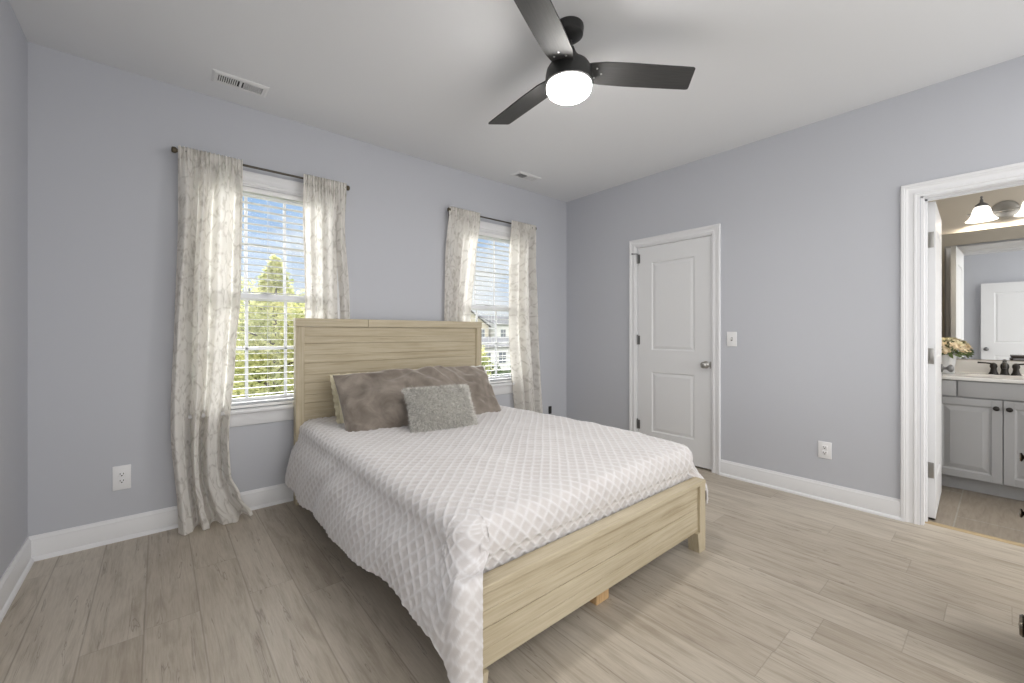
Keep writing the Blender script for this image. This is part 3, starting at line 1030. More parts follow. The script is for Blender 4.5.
# ------------------------------------------------------------------ bed
BXL, BXR = -2.927, -1.330
BYF = -2.250        # front of the footboard
bed = thing('bed', ((BXL + BXR) / 2, -1.15, 0), 'whitewashed pine bed frame with plank headboard and low footboard', 'bed')
YH0, YH1 = -0.138, -0.076
hb = MB()
zs_ = [0.18, 0.290, 0.430, 0.566, 0.706, 0.848, 0.990, 1.128, 1.250]
for a, c in zip(zs_, zs_[1:]):
    zc = (a + c) / 2 - 0.012
    hb.box(BXL + 0.058, BXR - 0.058, YH0 + 0.014, YH1 - 0.006, a + 0.0015, zc - 0.0004, 0.0016)
    hb.box(BXL + 0.058, BXR - 0.058, YH0 + 0.0145, YH1 - 0.006, zc + 0.0004, c - 0.0015, 0.0016)
hb.box(BXL + 0.06, BXR - 0.06, YH0 + 0.022, YH1 - 0.008, 0.2, 1.245)
head = hb.build('headboard', M['pine_x'], bed, smooth=0)
MB().box(BXL - 0.002, -2.417, YH0 - 0.004, YH1, 1.250, 1.309, 0.003).box(-2.414, BXR + 0.002, YH0 - 0.004, YH1, 1.250, 1.309, 0.003).build('top_rail', M['pine_x'], head, smooth=0)
for x0, x1 in ((BXL, BXL + 0.058), (BXR - 0.058, BXR)):
    MB().box(x0, x1, YH0, YH1, 0, 1.2495, 0.003).build('post', M['pine_z'], bed, smooth=0)
fb = MB()
for a, c in ((0.112, 0.172), (0.173, 0.239), (0.2415, 0.297), (0.298, 0.366)):
    fb.box(BXL + 0.03, BXR - 0.03, BYF + 0.014, BYF + 0.040, a, c, 0.002)
fb.box(BXL + 0.03, BXR - 0.03, BYF + 0.020, BYF + 0.038, 0.12, 0.36)
foot = fb.build('footboard', M['pine_x'], bed, smooth=0)
MB().box(BXL - 0.004, BXR + 0.004, BYF - 0.002, BYF + 0.066, 0.364, 0.388, 0.004).build('cap_rail', M['pine_x'], foot, smooth=0)
for s, xo in ((1, BXL), (-1, BXR)):
    # leg: flush outer face, inner face tapering to the floor
    mb = MB()
    pts = [(xo, 0.0), (xo + s * 0.068, 0.0), (xo + s * 0.088, 0.110), (xo + s * 0.062, 0.1115), (xo + s * 0.062, 0.364), (xo, 0.364)]
    mb.poly_prism(pts, 'y', BYF, BYF + 0.062)
    mb.build('leg', M['pine_z'], bed, smooth=0)
for x0, x1 in ((BXL + 0.004, BXL + 0.03), (BXR - 0.03, BXR - 0.004)):
    MB().box(x0, x1, BYF + 0.06, YH0, 0.17, 0.34, 0.003).build('side_rail', M['pine_y'], bed, smooth=0)
MB().box((BXL + BXR) / 2 - 0.05, (BXL + BXR) / 2 + 0.05, BYF + 0.041, YH0 + 0.014, 0.155, 0.20, 0.002).build('centre_beam', M['block'], bed, smooth=0)
MB().box(-2.181, -2.092, -2.166, -2.083, 0, 0.155, 0.003).build('support_block', M['block'], bed, smooth=0)

# ------------------------------------------------------------------ coverlet with a tufted square grid
CELL = 0.0425
def tuft(a, c):
    """height of the raised yarn rows at flat-cloth position (a, c), 0..1; the grid lies on the diagonal"""
    a, c = (a + c) * 0.70711, (c - a) * 0.70711
    a += 0.005 * noise.noise((a * 4, c * 4, 4.1))
    c += 0.005 * noise.noise((a * 4, c * 4, 9.7))
    da = abs((a / CELL + 0.5) % 1.0 - 0.5) * CELL
    dc = abs((c / CELL + 0.5) % 1.0 - 0.5) * CELL
    w_ = 0.0052
    fr = 0.78 + 0.35 * noise.noise((a * 60, c * 60, 1.3))
    return max(math.exp(-(da / w_) ** 2), math.exp(-(dc / w_) ** 2)) * fr

def sm(x): x = max(0.0, min(1.0, x)); return x * x * (3 - 2 * x)

def resample(pl, n):
    pl = [Vector(p) for p in pl]
    L = [0.0]
    for a, c in zip(pl, pl[1:]): L.append(L[-1] + (c - a).length)
    out, k = [], 0
    for i in range(n + 1):
        d = L[-1] * i / n
        while k < len(L) - 2 and d > L[k + 1]: k += 1
        t_ = (d - L[k]) / max(1e-9, L[k + 1] - L[k])
        out.append(pl[k].lerp(pl[k + 1], t_))
    return out, L[-1]

def catmull(pts, n=8):
    P = [Vector(p) for p in pts]
    out = []
    for i in range(len(P) - 1):
        p0, p1, p2, p3 = P[max(0, i - 1)], P[i], P[i + 1], P[min(len(P) - 1, i + 2)]
        for k in range(n):
            t = k / n
            out.append(0.5 * ((2 * p1) + (-p0 + p2) * t + (2 * p0 - 5 * p1 + 4 * p2 - p3) * t * t + (-p0 + 3 * p1 - 3 * p2 + p3) * t ** 3))
    out.append(P[-1])
    return out

STEP = 0.0065
def top_z(x, y):
    z = 0.582 + 0.010 * math.sin(x * 2.1 + 0.4) * math.sin(y * 1.7 + 1.0)
    z -= 0.022 * sm((x + 2.0) / 0.7)                 # a little lower to the right
    z += 0.010 * noise.noise((x * 3.1, y * 3.1, 0.3)) + 0.006 * noise.noise((x * 8, y * 8, 2.0))
    z -= 0.020 * sm((-1.75 - y) / 0.5)
    return z

cov = bmesh.new()
tl_ = cov.verts.layers.float.new('tuft')

def add_sheet(base, A, C, flip=False, soft=None):
    """base: rows of points; A, C flat-cloth coordinates per vertex; raises tufts along the normals"""
    arr = np.array([[tuple(p) for p in r] for r in base])
    du = np.gradient(arr, axis=1)
    dv = np.gradient(arr, axis=0)
    nrm = np.cross(du, dv)
    nrm /= np.maximum(1e-9, np.linalg.norm(nrm, axis=2, keepdims=True))
    if flip: nrm = -nrm
    rows = []
    for i in range(arr.shape[0]):
        r = []
        for j in range(arr.shape[1]):
            h = tuft(A[i][j], C[i][j])
            p = arr[i, j] + nrm[i, j] * (0.0068 * h * (soft[i] if soft else 1.0))
            v = cov.verts.new(p)
            v[tl_] = h
            r.append(v)
        rows.append(r)
    for i in range(len(rows) - 1):
        for j in range(len(rows[0]) - 1):
            q = [rows[i][j], rows[i][j + 1], rows[i + 1][j + 1], rows[i + 1][j]]
            if len({v.co.to_tuple(5) for v in q}) == 4: cov.faces.new(q[::-1] if flip else q)

# flat top patch
PX0, PX1, PY0, PY1 = -2.775, -1.385, -0.143, -2.055
nxp, nyp = int((PX1 - PX0) / STEP), int((PY0 - PY1) / STEP)
base, A, C = [], [], []
for i in range(nyp + 1):
    y = PY0 + (PY1 - PY0) * i / nyp
    xs_r = [PX0 + (PX1 - PX0) * j / nxp for j in range(nxp + 1)]
    base.append([(x, y, top_z(x, y)) for x in xs_r])
    A.append(xs_r)
    C.append([y] * (nxp + 1))
add_sheet(base, A, C, flip=True)

# edge of the cloth all round: left side, near corner with its flap over the footboard, tucked foot, right side
st = []      # (ix, iy, ox, oy, nx, ny, hem, flap, tuck)
HEM_L = [(0.10, 0.185), (0.44, 0.152), (1.28, 0.200), (1.88, 0.250), (2.10, 0.225)]
OUT_L = [(0.10, 0.0), (0.44, 0.014), (1.28, 0.030), (1.80, 0.034), (2.08, 0.012)]
n_ = int(1.952 / STEP)
for i in range(n_ + 1):
    y = -0.128 - 1.952 * i / n_
    bulge = 0.010 * math.sin(y * 6.1) + 0.006 * math.sin(y * 14.3 + 1.0)
    st.append((-2.885, y, -2.972 + bulge * sm((2.08 + y) / 0.3) - lerp_tab(OUT_L, -y), y, -1, 0, lerp_tab(HEM_L, -y), 0.0, 0.0))
n_ = 44
cuts = [len(st)]
for i in range(0, n_ + 1):
    t = math.pi / 2 * i / n_
    f_ = i / n_
    st.append((-2.805 - 0.08 * math.cos(t), -2.08 - 0.08 * math.sin(t), -2.915 - 0.069 * math.sqrt(max(0.0, math.cos(t))), -2.08 - 0.196 * math.sqrt(math.sin(t)), -math.cos(t), -math.sin(t),
               0.225 - 0.160 * sm(f_ / 0.85), sm((f_ - 0.05) / 0.45), 0.0))
n_ = 5
cuts.append(len(st))
for i in range(0, n_ + 1):
    x = -2.805 + 0.022 * i / n_
    st.append((x, -2.16, x - 0.110 + 0.012 * i / n_, -2.274, 0, -1, 0.068, 1.0, 0.0))
cuts.append(len(st))
for x in (-2.825, -2.818, -2.811, -2.804, -2.797, -2.790, -2.783, -2.776):      # runs on a little under the flap
    st.append((x, -2.16, x, -2.176, 0, -1, 0.368, 0.0, 1.0))
cuts.append(len(st))
n_ = int((2.787 - 1.36) / STEP)
for i in range(0, n_ + 1):
    x = -2.787 + (2.787 - 1.36) * i / n_
    st.append((x, -2.16, x, -2.176, 0, -1, 0.368, 0.0, 1.0))
cuts.append(len(st))
n_ = 26
for i in range(0, n_ + 1):
    t = math.pi / 2 * i / n_
    f_ = i / n_
    st.append((-1.36 + 0.08 * math.sin(t), -2.08 - 0.08 * math.cos(t), -1.34 + 0.150 * math.sqrt(math.sin(t)), -2.08 - 0.145 * math.sqrt(max(0.0, math.cos(t))), math.sin(t), -math.cos(t),
               0.368 - 0.15 * sm(f_ / 0.25), 0.0, 1.0 - sm((f_ - 0.01) / 0.09)))
cuts.append(len(st))
n_ = int(1.952 / STEP)
for i in range(0, n_ + 1):
    y = -2.08 + 1.952 * i / n_
    st.append((-1.280, y, -1.190 + 0.010 * math.sin(y * 7), y, 1, 0, 0.218 + 0.04 * math.sin((y + 2.08) * 3.3), 0.0, 0.0))
cuts.append(len(st))
CORNERS = (range(cuts[0], cuts[1]), range(cuts[4], cuts[5]))
perim = {}
pl_ = 0.0
for a_, b_s in zip(st, st[1:]):
    if b_s[7] > 0 or (b_s[8] == 0 and b_s[0] < -2.0 and b_s[1] < -2.081):
        pl_ += math.hypot(b_s[2] - a_[2], b_s[3] - a_[3])
        perim[id(b_s)] = pl_
base, A, C = [], [], []
NB = int(0.56 / STEP)
for si, srow in enumerate(st):
    ix, iy, ox, oy, nx_, ny_, hem, wf, wt_ = srow
    I = Vector((ix, iy))
    O = Vector((ox, oy))
    N = Vector((nx_, ny_))
    tz = top_z(max(-2.80, min(-1.36, ix)), max(-2.08, iy))
    ins = 0.13
    trim = 0.0508 if (si in CORNERS[0] or si in CORNERS[1]) else 0.0
    def at(q, z): return Vector((q.x, q.y, z))
    heads = [at(I - N * ins, tz), at(I - N * (0.015 + ins) * 0.47, tz - 0.001), at(I - N * 0.015, tz - 0.014), at(I + N * 0.014, tz - 0.048), at(I + N * 0.024, tz - 0.105)]
    sd = [at(I.lerp(O, 0.72), tz - 0.20), at(I.lerp(O, 0.95), (hem + tz - 0.20) / 2), at(O, hem)]
    fl = [at(I.lerp(O, 0.45), 0.425), at(I.lerp(O, 1.0), 0.402), at(O + N * 0.003, hem)]
    tk = [at(I + N * 0.013, 0.425), at(I + N * 0.008, 0.400), at(I + N * 0.006, hem)]
    w0 = max(0.0, 1 - wf - wt_)
    pl = heads + [a_ * w0 + b2 * wf + c2 * wt_ for a_, b2, c2 in zip(sd, fl, tk)]
    cm_ = catmull(pl, 8)
    NH = int(NB * 0.42)
    if trim:        # corner fans start at the corner's centre
        fine, Lf = resample(cm_[:33], 400)
        rh, Lh = resample(fine[int(round(400 * trim / Lf)):], NH)
    else:
        rh, Lh = resample(cm_[:33], NH)
    rt_, Lt = resample(cm_[32:], NB - NH)
    row = rh + rt_[1:]
    dist_ = [Lh * k / NH for k in range(NH + 1)] + [Lh + Lt * (k + 1) / (NB - NH) for k in range(NB - NH)]
    rr, ra, rc = [], [], []
    # true height of the flat part, so that the edge meets the top patch
    for k, p in enumerate(row):
        d = dist_[k] + trim
        fx, fy = ix - nx_ * ins + nx_ * d, iy - ny_ * ins + ny_ * d
        if id(srow) in perim:
            w5 = sm((d - 0.10) / 0.08)
            fx, fy = fx + (-2.755 - d - fx) * w5, fy + (-2.08 - perim[id(srow)] - fy) * w5
        q = Vector(p)
        b_w = 1 - sm((d - 0.03) / 0.08)
        q.z += (top_z(q.x, max(q.y, -2.1)) - tz) * b_w
        h_w = sm((d - 0.14) / 0.12) * (1 - wt_)
        wr = 0.008 * noise.noise((q.x * 5, q.y * 5, q.z * 5)) + 0.004 * noise.noise((q.x * 15, q.y * 15, q.z * 9))
        fold = 0.006 * math.sin((iy + q.z * 1.1) * 17 + 2.0 * noise.noise((iy * 2, q.z * 3, 7.0)))
        off_ = (wr + fold * (1 - wf)) * h_w * (1.0 if wf < 0.5 else 0.35)
        q.x += nx_ * off_
        q.y += ny_ * off_
        rr.append(tuple(q)); ra.append(fx); rc.append(fy)
    base.append(rr); A.append(ra); C.append(rc)
soft = [1.0 - 0.6 * r_[7] for r_ in st]
for si, (a, c) in enumerate(zip([0] + cuts, cuts)):
    k0 = NH - 4 if si == 3 else 0
    add_sheet([r_[k0:] for r_ in base[a:c]], [r_[k0:] for r_ in A[a:c]], [r_[k0:] for r_ in C[a:c]], flip=False, soft=soft[a:c])
me = bpy.data.meshes.new('coverlet')
cloc = Vector((-2.12, -1.15, 0.1))
bmesh.ops.translate(cov, verts=cov.verts[:], vec=-cloc)
cov.to_mesh(me)
cov.free()
me.materials.append(M['coverlet'])
me.polygons.foreach_set('use_smooth', [True] * len(me.polygons))
coverlet = bpy.data.objects.new('coverlet', me)
COL.objects.link(coverlet)
coverlet.location = cloc
tag(coverlet, 'white tufted coverlet with a raised square grid spread over the bed', 'bedspread')

# ------------------------------------------------------------------ pillows
def pillow_pts(w, h, th, frame, nu=70, nv=44, pinch=0.06, wrinkle=0.0, seed=0.0, sag=0.0, exp=2.6):
    """two-sided cushion; frame(u, v, n) -> world"""
    out = []
    for side in (1, -1):
        rows = []
        for j in range(nv + 1):
            b0 = -1 + 2 * j / nv
            b0 = math.sin(b0 * math.pi / 2)
            row = []
            for i in range(nu + 1):
                a0 = -1 + 2 * i / nu
                a0 = math.sin(a0 * math.pi / 2)
                prof = max(0.0, (1 - abs(a0) ** exp)) ** 0.5 * max(0.0, (1 - abs(b0) ** exp)) ** 0.5
                # edges bow in between the corners
                x = a0 * w / 2 * (1 - pinch * (1 - b0 * b0) * abs(a0) ** 3)
                y = b0 * h / 2 * (1 - pinch * (1 - a0 * a0) * abs(b0) ** 3)
                wr = 0.0
                if wrinkle:
                    wr = wrinkle * (noise.noise((x * 5 + seed, y * 9, side * 3.0)) + 0.5 * noise.noise((x * 13 + seed, y * 17, side * 5.0)))
                    # pulls running into the corners
                    wr += wrinkle * 0.6 * math.sin(14 * (abs(a0) + 0.8 * abs(b0)) + 3 * noise.noise((x * 4, y * 4, seed))) * (abs(a0) * abs(b0)) ** 1.3
                n_ = side * (th / 2 * prof + wr * min(1, prof * 3))
                row.append(frame(x, y, n_))
            rows.append(row)
        out.append(rows)
    return out

def lean_frame(cx, cy, cz, rotz, lean):
    """u runs across, v up the leaning cushion, n towards the foot of the bed"""
    U = Vector((math.cos(rotz), math.sin(rotz), 0))
    F_ = Vector((math.sin(rotz), -math.cos(rotz), 0))        # towards the foot
    V = Vector((0, 0, 1)) * math.cos(lean) - F_ * math.sin(lean)
    N = F_ * math.cos(lean) + Vector((0, 0, 1)) * math.sin(lean)
    c = Vector((cx, cy, cz))
    return lambda u, v, n: tuple(c + U * u + V * v + N * n)

def make_pillow(name, mat, label, cat, w, h, th, frame, group=None, **kw):
    a, c = pillow_pts(w, h, th, frame, **kw)
    mb = MB().grid(a).grid(c, flip=True)
    bmesh.ops.remove_doubles(mb.bm, verts=mb.bm.verts[:], dist=0.0006)
    o = mb.build(name, mat, smooth=180)
    return tag(o, label, cat, group)

# two plain pillows behind, then the long velvet one, then the shaggy cushion
pil = []
for cx, wd, lab, mt in ((-2.375, 0.66, 'cream ruffled-edge pillow showing behind the left end of the long velvet pillow', 'cream'),
                        (-1.735, 0.70, 'white pillow showing behind the right end of the long velvet pillow', 'white_cotton')):
    fr = lean_frame(cx - 0.0, -0.330, 0.700, R(-1), R(28))
    p = make_pillow('bed_pillow', M[mt], lab, 'pillow', wd, 0.42, 0.17, fr, 'pillows behind the velvet pillow', pinch=0.03, wrinkle=0.006, seed=cx)
    # ruffled flange round the edge
    WLOC[p.name] = p.location.copy()
    outer = []
    nseg = 260
    P = [[], []]
    for k in range(nseg + 1):
        s_ = 4 * k / nseg
        q = int(s_) % 4
        f_ = s_ - int(s_)
        c_ = [(-1, -1), (1, -1), (1, 1), (-1, 1), (-1, -1)]
        a0 = c_[q][0] + (c_[q + 1][0] - c_[q][0]) * f_
        b0 = c_[q][1] + (c_[q + 1][1] - c_[q][1]) * f_
        x, y = a0 * wd / 2 * 0.97, b0 * 0.21 * 0.97
        ex = 1 + 0.075
        P[0].append(fr(x, y, 0.0))
        P[1].append(fr(x + 0.030 * a0, y + 0.030 * b0, 0.010 * math.sin(k * 0.9) + 0.004 * math.sin(k * 2.3)))
    MB().grid(P).build('ruffle', M[mt], p, smooth=180)

fr0 = lean_frame(-2.128, -0.555, 0.732, R(-1.5), R(38))
def velvet_frame(u, v, n):
    # the long pillow slumps a little in the middle and its ends sag forward
    e = u / 0.62
    n2 = n + 0.018 * math.cos(e * 3.1) - 0.012
    v2 = v - 0.012 * (1 - e * e) * (1 if v > 0 else 0.2)
    # folds fanning out right of the middle
    f = math.exp(-((u - 0.10) / 0.16) ** 2) * math.exp(-((v - 0.14) / 0.12) ** 2)
    n2 += (0.016 * math.sin((u * 46 + v * 30)) * f) * (1 if n > 0 else 0)
    g = math.exp(-((u + 0.12) / 0.12) ** 2) * math.exp(-((v + 0.02) / 0.16) ** 2)
    n2 += (0.011 * math.sin((u * 48 + v * 34 + 1.0)) * g) * (1 if n > 0 else 0)
    return fr0(u, v2, n2)
make_pillow('body_pillow', M['velvet'], 'long taupe velvet pillow leaning on the headboard', 'pillow', 1.25, 0.51, 0.25, velvet_frame,
            nu=180, nv=90, pinch=0.02, wrinkle=0.036, seed=2.0, exp=2.4)

# shaggy cushion: a padded body under thousands of short strands
CW, CH, CT = 0.44, 0.320, 0.15
frc = lean_frame(-2.200, -0.870, 0.690, R(-10), R(35))
cush = thing('throw_cushion', (-2.185, -0.87, 0.57), 'small shaggy pale grey cushion in front of the velvet pillow', 'cushion')
a_, c_ = pillow_pts(CW, CH, CT, frc, nu=40, nv=30, pinch=0.05, wrinkle=0.003, exp=3.0)
mb = MB().grid(a_).grid(c_, flip=True)
bmesh.ops.remove_doubles(mb.bm, verts=mb.bm.verts[:], dist=0.0006)
fl_ = mb.bm.verts.layers.float.new('tone')
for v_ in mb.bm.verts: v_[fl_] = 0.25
mb.build('cushion_cover', M['shag'], cush, smooth=180)
rng = random.Random(3)
hb_ = bmesh.new()
hl = hb_.verts.layers.float.new('tone')
NS = 15000
for k in range(NS):
    a0 = math.sin(rng.uniform(-1, 1) * math.pi / 2 * 0.98)
    b0 = math.sin(rng.uniform(-1, 1) * math.pi / 2 * 0.98)
    side = 1 if rng.random() < 0.78 else -1
    def surf(a0, b0):
        prof = max(0.0, (1 - abs(a0) ** 3)) ** 0.5 * max(0.0, (1 - abs(b0) ** 3)) ** 0.5
        x = a0 * CW / 2 * (1 - 0.05 * (1 - b0 * b0) * abs(a0) ** 3)
        y = b0 * CH / 2 * (1 - 0.05 * (1 - a0 * a0) * abs(b0) ** 3)
        return x, y, side * CT / 2 * prof
    x, y, n_ = surf(a0, b0)
    # outward direction in cushion space
    d = Vector((a0 * abs(a0) ** 2 * 1.2, b0 * abs(b0) ** 2 * 1.2, side * (1.15 - max(abs(a0), abs(b0)) ** 4))).normalized()
    d += Vector((rng.gauss(0, 0.5), rng.gauss(-0.25, 0.5), rng.gauss(0, 0.25)))
    d.normalize()
    ln = rng.uniform(0.014, 0.029)
    p0 = Vector((x, y, n_))
    sd = d.cross(Vector((rng.gauss(0, 1), rng.gauss(0, 1), rng.gauss(0, 1)))).normalized() * rng.uniform(0.0011, 0.0019)
    bend = Vector((rng.gauss(0, 0.004), rng.gauss(-0.004, 0.004), rng.gauss(0, 0.003)))
    p1 = p0 + d * ln * 0.55 + bend * 0.4
    p2 = p0 + d * ln + bend * 1.5
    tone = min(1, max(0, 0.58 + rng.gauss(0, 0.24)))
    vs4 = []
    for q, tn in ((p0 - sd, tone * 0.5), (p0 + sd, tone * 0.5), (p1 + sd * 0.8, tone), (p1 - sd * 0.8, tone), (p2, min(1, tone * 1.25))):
        v_ = hb_.verts.new(frc(*q))
        v_[hl] = tn
        vs4.append(v_)
    hb_.faces.new(vs4[:4])
    hb_.faces.new((vs4[3], vs4[2], vs4[4]))
me = bpy.data.meshes.new('shag_pile')
bmesh.ops.translate(hb_, verts=hb_.verts[:], vec=-WLOC[cush.name])
hb_.to_mesh(me)
hb_.free()
me.materials.append(M['shag'])
o = bpy.data.objects.new('shag_pile', me)
COL.objects.link(o)
o.parent = cush
o['kind'] = 'stuff'

# ------------------------------------------------------------------ ceiling fan
FX, FY = -2.084, -1.916
fan = thing('ceiling_fan', (FX, FY, 2.40), 'black three-blade ceiling fan with a glowing round light', 'ceiling fan')
MB().lathe([(0.0, H), (0.072, H), (0.074, H - 0.010), (0.070, H - 0.045), (0.052, H - 0.060), (0.030, H - 0.064), (0.0, H - 0.064)], (FX, FY, 0), n=40).build('canopy', M['fan_black'], fan, smooth=40)
MB().cyl((FX, FY, H - 0.07), (FX, FY, 2.61), 0.0155, n=24).build('downrod', M['fan_black'], fan, smooth=40)
mot = MB().lathe([(0.0, 2.634), (0.026, 2.632), (0.032, 2.616), (0.042, 2.594), (0.072, 2.560), (0.098, 2.542), (0.112, 2.518), (0.118, 2.485), (0.119, 2.448), (0.113, 2.443), (0.0, 2.443)], (FX, FY, 0), n=48).build('motor_housing', M['fan_black'], fan, smooth=40)
MB().lathe([(0.0, 2.447), (0.108, 2.447), (0.1115, 2.436), (0.1105, 2.423), (0.103, 2.407), (0.086, 2.394), (0.055, 2.386), (0.0, 2.382)], (FX, FY, 0), n=48).build('light_bowl', M['fan_glow'], fan, smooth=60)
ZB = 2.5145
for k, ang in enumerate((-35, 85, 205)):
    t = thing('blade_mount', (FX, FY, ZB))
    t.location = (0, 0, ZB - 2.40)
    mb = MB()
    # blade outline in its own frame: x along, y across; pitched about its axis
    top = [(0.075, -0.052), (0.11, -0.060), (0.17, -0.070), (0.30, -0.073), (0.618, -0.070), (0.628, -0.065), (0.655, 0.058), (0.654, 0.068), (0.644, 0.072), (0.30, 0.074), (0.17, 0.070), (0.11, 0.056), (0.075, 0.045)]
    A_ = [mb.bm.verts.new((x, y, 0.004)) for x, y in top]
    B_ = [mb.bm.verts.new((x, y, -0.003)) for x, y in top]
    mb.bm.faces.new(A_)
    mb.bm.faces.new(B_[::-1])
    for i in range(len(top)):
        j = (i + 1) % len(top)
        mb.bm.faces.new((A_[i], B_[i], B_[j], A_[j]))
    bmesh.ops.rotate(mb.bm, verts=mb.bm.verts[:], cent=(0, 0, 0), matrix=Matrix.Rotation(R(-10.6), 3, 'X'))
    bpy.data.objects.remove(t)
    me = bpy.data.meshes.new('blade')
    bmesh.ops.recalc_face_normals(mb.bm, faces=mb.bm.faces[:])
    mb.bm.to_mesh(me)
    mb.bm.free()
    me.materials.append(M['blade'])
    bl = bpy.data.objects.new('blade', me)
    COL.objects.link(bl)
    bl.parent = fan
    bl.location = (0, 0, ZB - 2.40)
    bl.rotation_euler = (0, 0, R(ang))
    for sx_, sy_ in ((0.135, -0.032), (0.135, 0.028), (0.165, 0.0)):
        ms = MB().lathe([(0.0, -0.0062), (0.004, -0.0058), (0.0055, -0.0035), (0.0055, -0.002), (0, -0.002)], (0, 0, 0), n=12)
        bmesh.ops.translate(ms.bm, verts=ms.bm.verts[:], vec=(sx_, sy_, 0))
        bmesh.ops.rotate(ms.bm, verts=ms.bm.verts[:], cent=(0, 0, 0), matrix=Matrix.Rotation(R(-10.6), 3, 'X'))
        me = bpy.data.meshes.new('screw')
        ms.bm.to_mesh(me)
        ms.bm.free()
        me.materials.append(M['fan_screw'])
        so = bpy.data.objects.new('screw', me)
        COL.objects.link(so)
        so.parent = bl

# ------------------------------------------------------------------ ceiling vents
def make_vent(cx, cy, label):
    t = thing('ceiling_vent', (cx, cy, H - 0.012), label, 'air vent', 'ceiling air vents')
    L, Wd = 0.145, 0.072
    mb = MB()
    # sloped frame ring
    prof = [(0.0, 0.0), (0.0, 0.003), (0.012, 0.009), (0.030, 0.009), (0.032, 0.002)]
    rings = []
    for ins, dp in prof:
        rings.append([mb.bm.verts.new((cx + sx_ * (L - ins), cy + sy_ * (Wd - ins), H - dp)) for sx_, sy_ in ((-1, -1), (1, -1), (1, 1), (-1, 1))])
    for i in range(len(rings) - 1):
        for k in range(4):
            mb.bm.faces.new((rings[i][k], rings[i][(k + 1) % 4], rings[i + 1][(k + 1) % 4], rings[i + 1][k]))
    mb.box(cx - 0.006, cx + 0.006, cy - Wd + 0.03, cy + Wd - 0.03, H - 0.009, H - 0.002)
    mb.build('frame', M['vent'], t, smooth=0)
    MB().box(cx - L + 0.03, cx + L - 0.03, cy - Wd + 0.03, cy + Wd - 0.03, H - 0.0015, H - 0.0005).build('duct', M['vent_dark'], t, smooth=0)
    for half in (-1, 1):
        mb = MB()
        n = 9
        for k in range(n):
            x = cx + half * (0.014 + 0.097 * (k + 0.5) / n)
            tilt = -half * 0.0030
            pts = [(x - 0.0012 - tilt, H - 0.0085), (x + 0.0012 - tilt, H - 0.0085), (x + 0.0012 + tilt, H - 0.002), (x - 0.0012 + tilt, H - 0.002)]
            mb.poly_prism(pts, 'y', cy - Wd + 0.031, cy + Wd - 0.031)
        mb.build('louvres', M['vent'], t, smooth=0)
    for sx_ in (-1, 1):
        MB().lathe([(0, -0.002), (0.003, -0.0015), (0.004, 0.0), (0, 0)], (cx + sx_ * (L - 0.02), cy, H - 0.009), n=12).build('screw', M['vent'], t, smooth=60)
    return t
make_vent(-3.270, -0.285, 'white slotted ceiling vent above the left window curtain')
make_vent(-0.905, -0.290, 'white slotted ceiling vent above the far corner window')

# ------------------------------------------------------------------ outlets, switch, jack
def on_wall(wall, a, d, z):
    """a along the wall, d out into the room"""
    return (a, -d, z) if wall == 'back' else (-d, a, z)
def wbox(mb, wall, a0, a1, d0, d1, z0, z1, b=0.0):
    if wall == 'back': mb.box(a0, a1, -d1, -d0, z0, z1, b)
    else: mb.box(-d1, -d0, a0, a1, z0, z1, b)
    return mb
def wcyl(mb, wall, a, d0, d1, z, r, n=14):
    mb.cyl(on_wall(wall, a, d0, z), on_wall(wall, a, d1, z), r, n=n)
    return mb
def make_outlet(wall, a, z, w, h, label):
    t = thing('wall_outlet', on_wall(wall, a, 0, z - h / 2), label, 'power outlet', 'white duplex wall outlets')
    wbox(MB(), wall, a - w / 2, a + w / 2, 0, 0.007, z - h / 2, z + h / 2, 0.003).build('face_plate', M['plate'], t, smooth=40)
    for s in (-1, 1):
        zc = z + s * 0.0195
        rc = wbox(MB(), wall, a - 0.0165, a + 0.0165, 0.006, 0.0095, zc - 0.0135, zc + 0.0135, 0.002).build('receptacle', M['plate'], t, smooth=40)
        mb = MB()
        wbox(mb, wall, a - 0.0085, a - 0.0055, 0.0094, 0.0100, zc - 0.001, zc + 0.008)
        wbox(mb, wall, a + 0.0055, a + 0.0085, 0.0094, 0.0100, zc - 0.001, zc + 0.008)
        wcyl(mb, wall, a, 0.0094, 0.0100, zc - 0.007, 0.0035)
        mb.build('slots', M['slot'], rc, smooth=0)
    wcyl(MB(), wall, a, 0.0065, 0.0085, z, 0.003).build('screw', M['plate'], t, smooth=40)
    return t
make_outlet('back', -3.819, 0.362, 0.080, 0.140, 'white outlet low on the window wall, left of the curtains')
make_outlet('right', -2.492, 0.364, 0.080, 0.120, 'white outlet low on the right wall, between the two doors')
t = thing('light_switch', on_wall('right', -1.854, 0, 1.094), 'white toggle light switch beside the closet door', 'light switch')
wbox(MB(), 'right', -1.894, -1.814, 0, 0.007, 1.093, 1.215, 0.003).build('face_plate', M['plate'], t, smooth=40)
wbox(MB(), 'right', -1.8605, -1.8475, 0.0068, 0.0080, 1.140, 1.168, 0.001).build('toggle_frame', M['slot'], t, smooth=0)
MB().poly_prism([(-0.0075, 1.146), (-0.0195, 1.160), (-0.0185, 1.166), (-0.0075, 1.162)], 'y', -1.8585, -1.8495).build('toggle', M['plate'], t, smooth=0)
for z in (1.124, 1.184):
    wcyl(MB(), 'right', -1.854, 0.0065, 0.008, z, 0.003).build('screw', M['plate'], t, smooth=40)
t = thing('cable_jack', on_wall('back', -0.279, 0, 0.295), 'small black cable jack low on the wall by the far corner', 'cable jack')
wbox(MB(), 'back', -0.300, -0.258, 0, 0.012, 0.292, 0.378, 0.004).build('jack_housing', M['rubber'], t, smooth=40)
wcyl(MB(), 'back', -0.279, 0.011, 0.018, 0.335, 0.006).build('socket', M['bronze'], t, smooth=40)

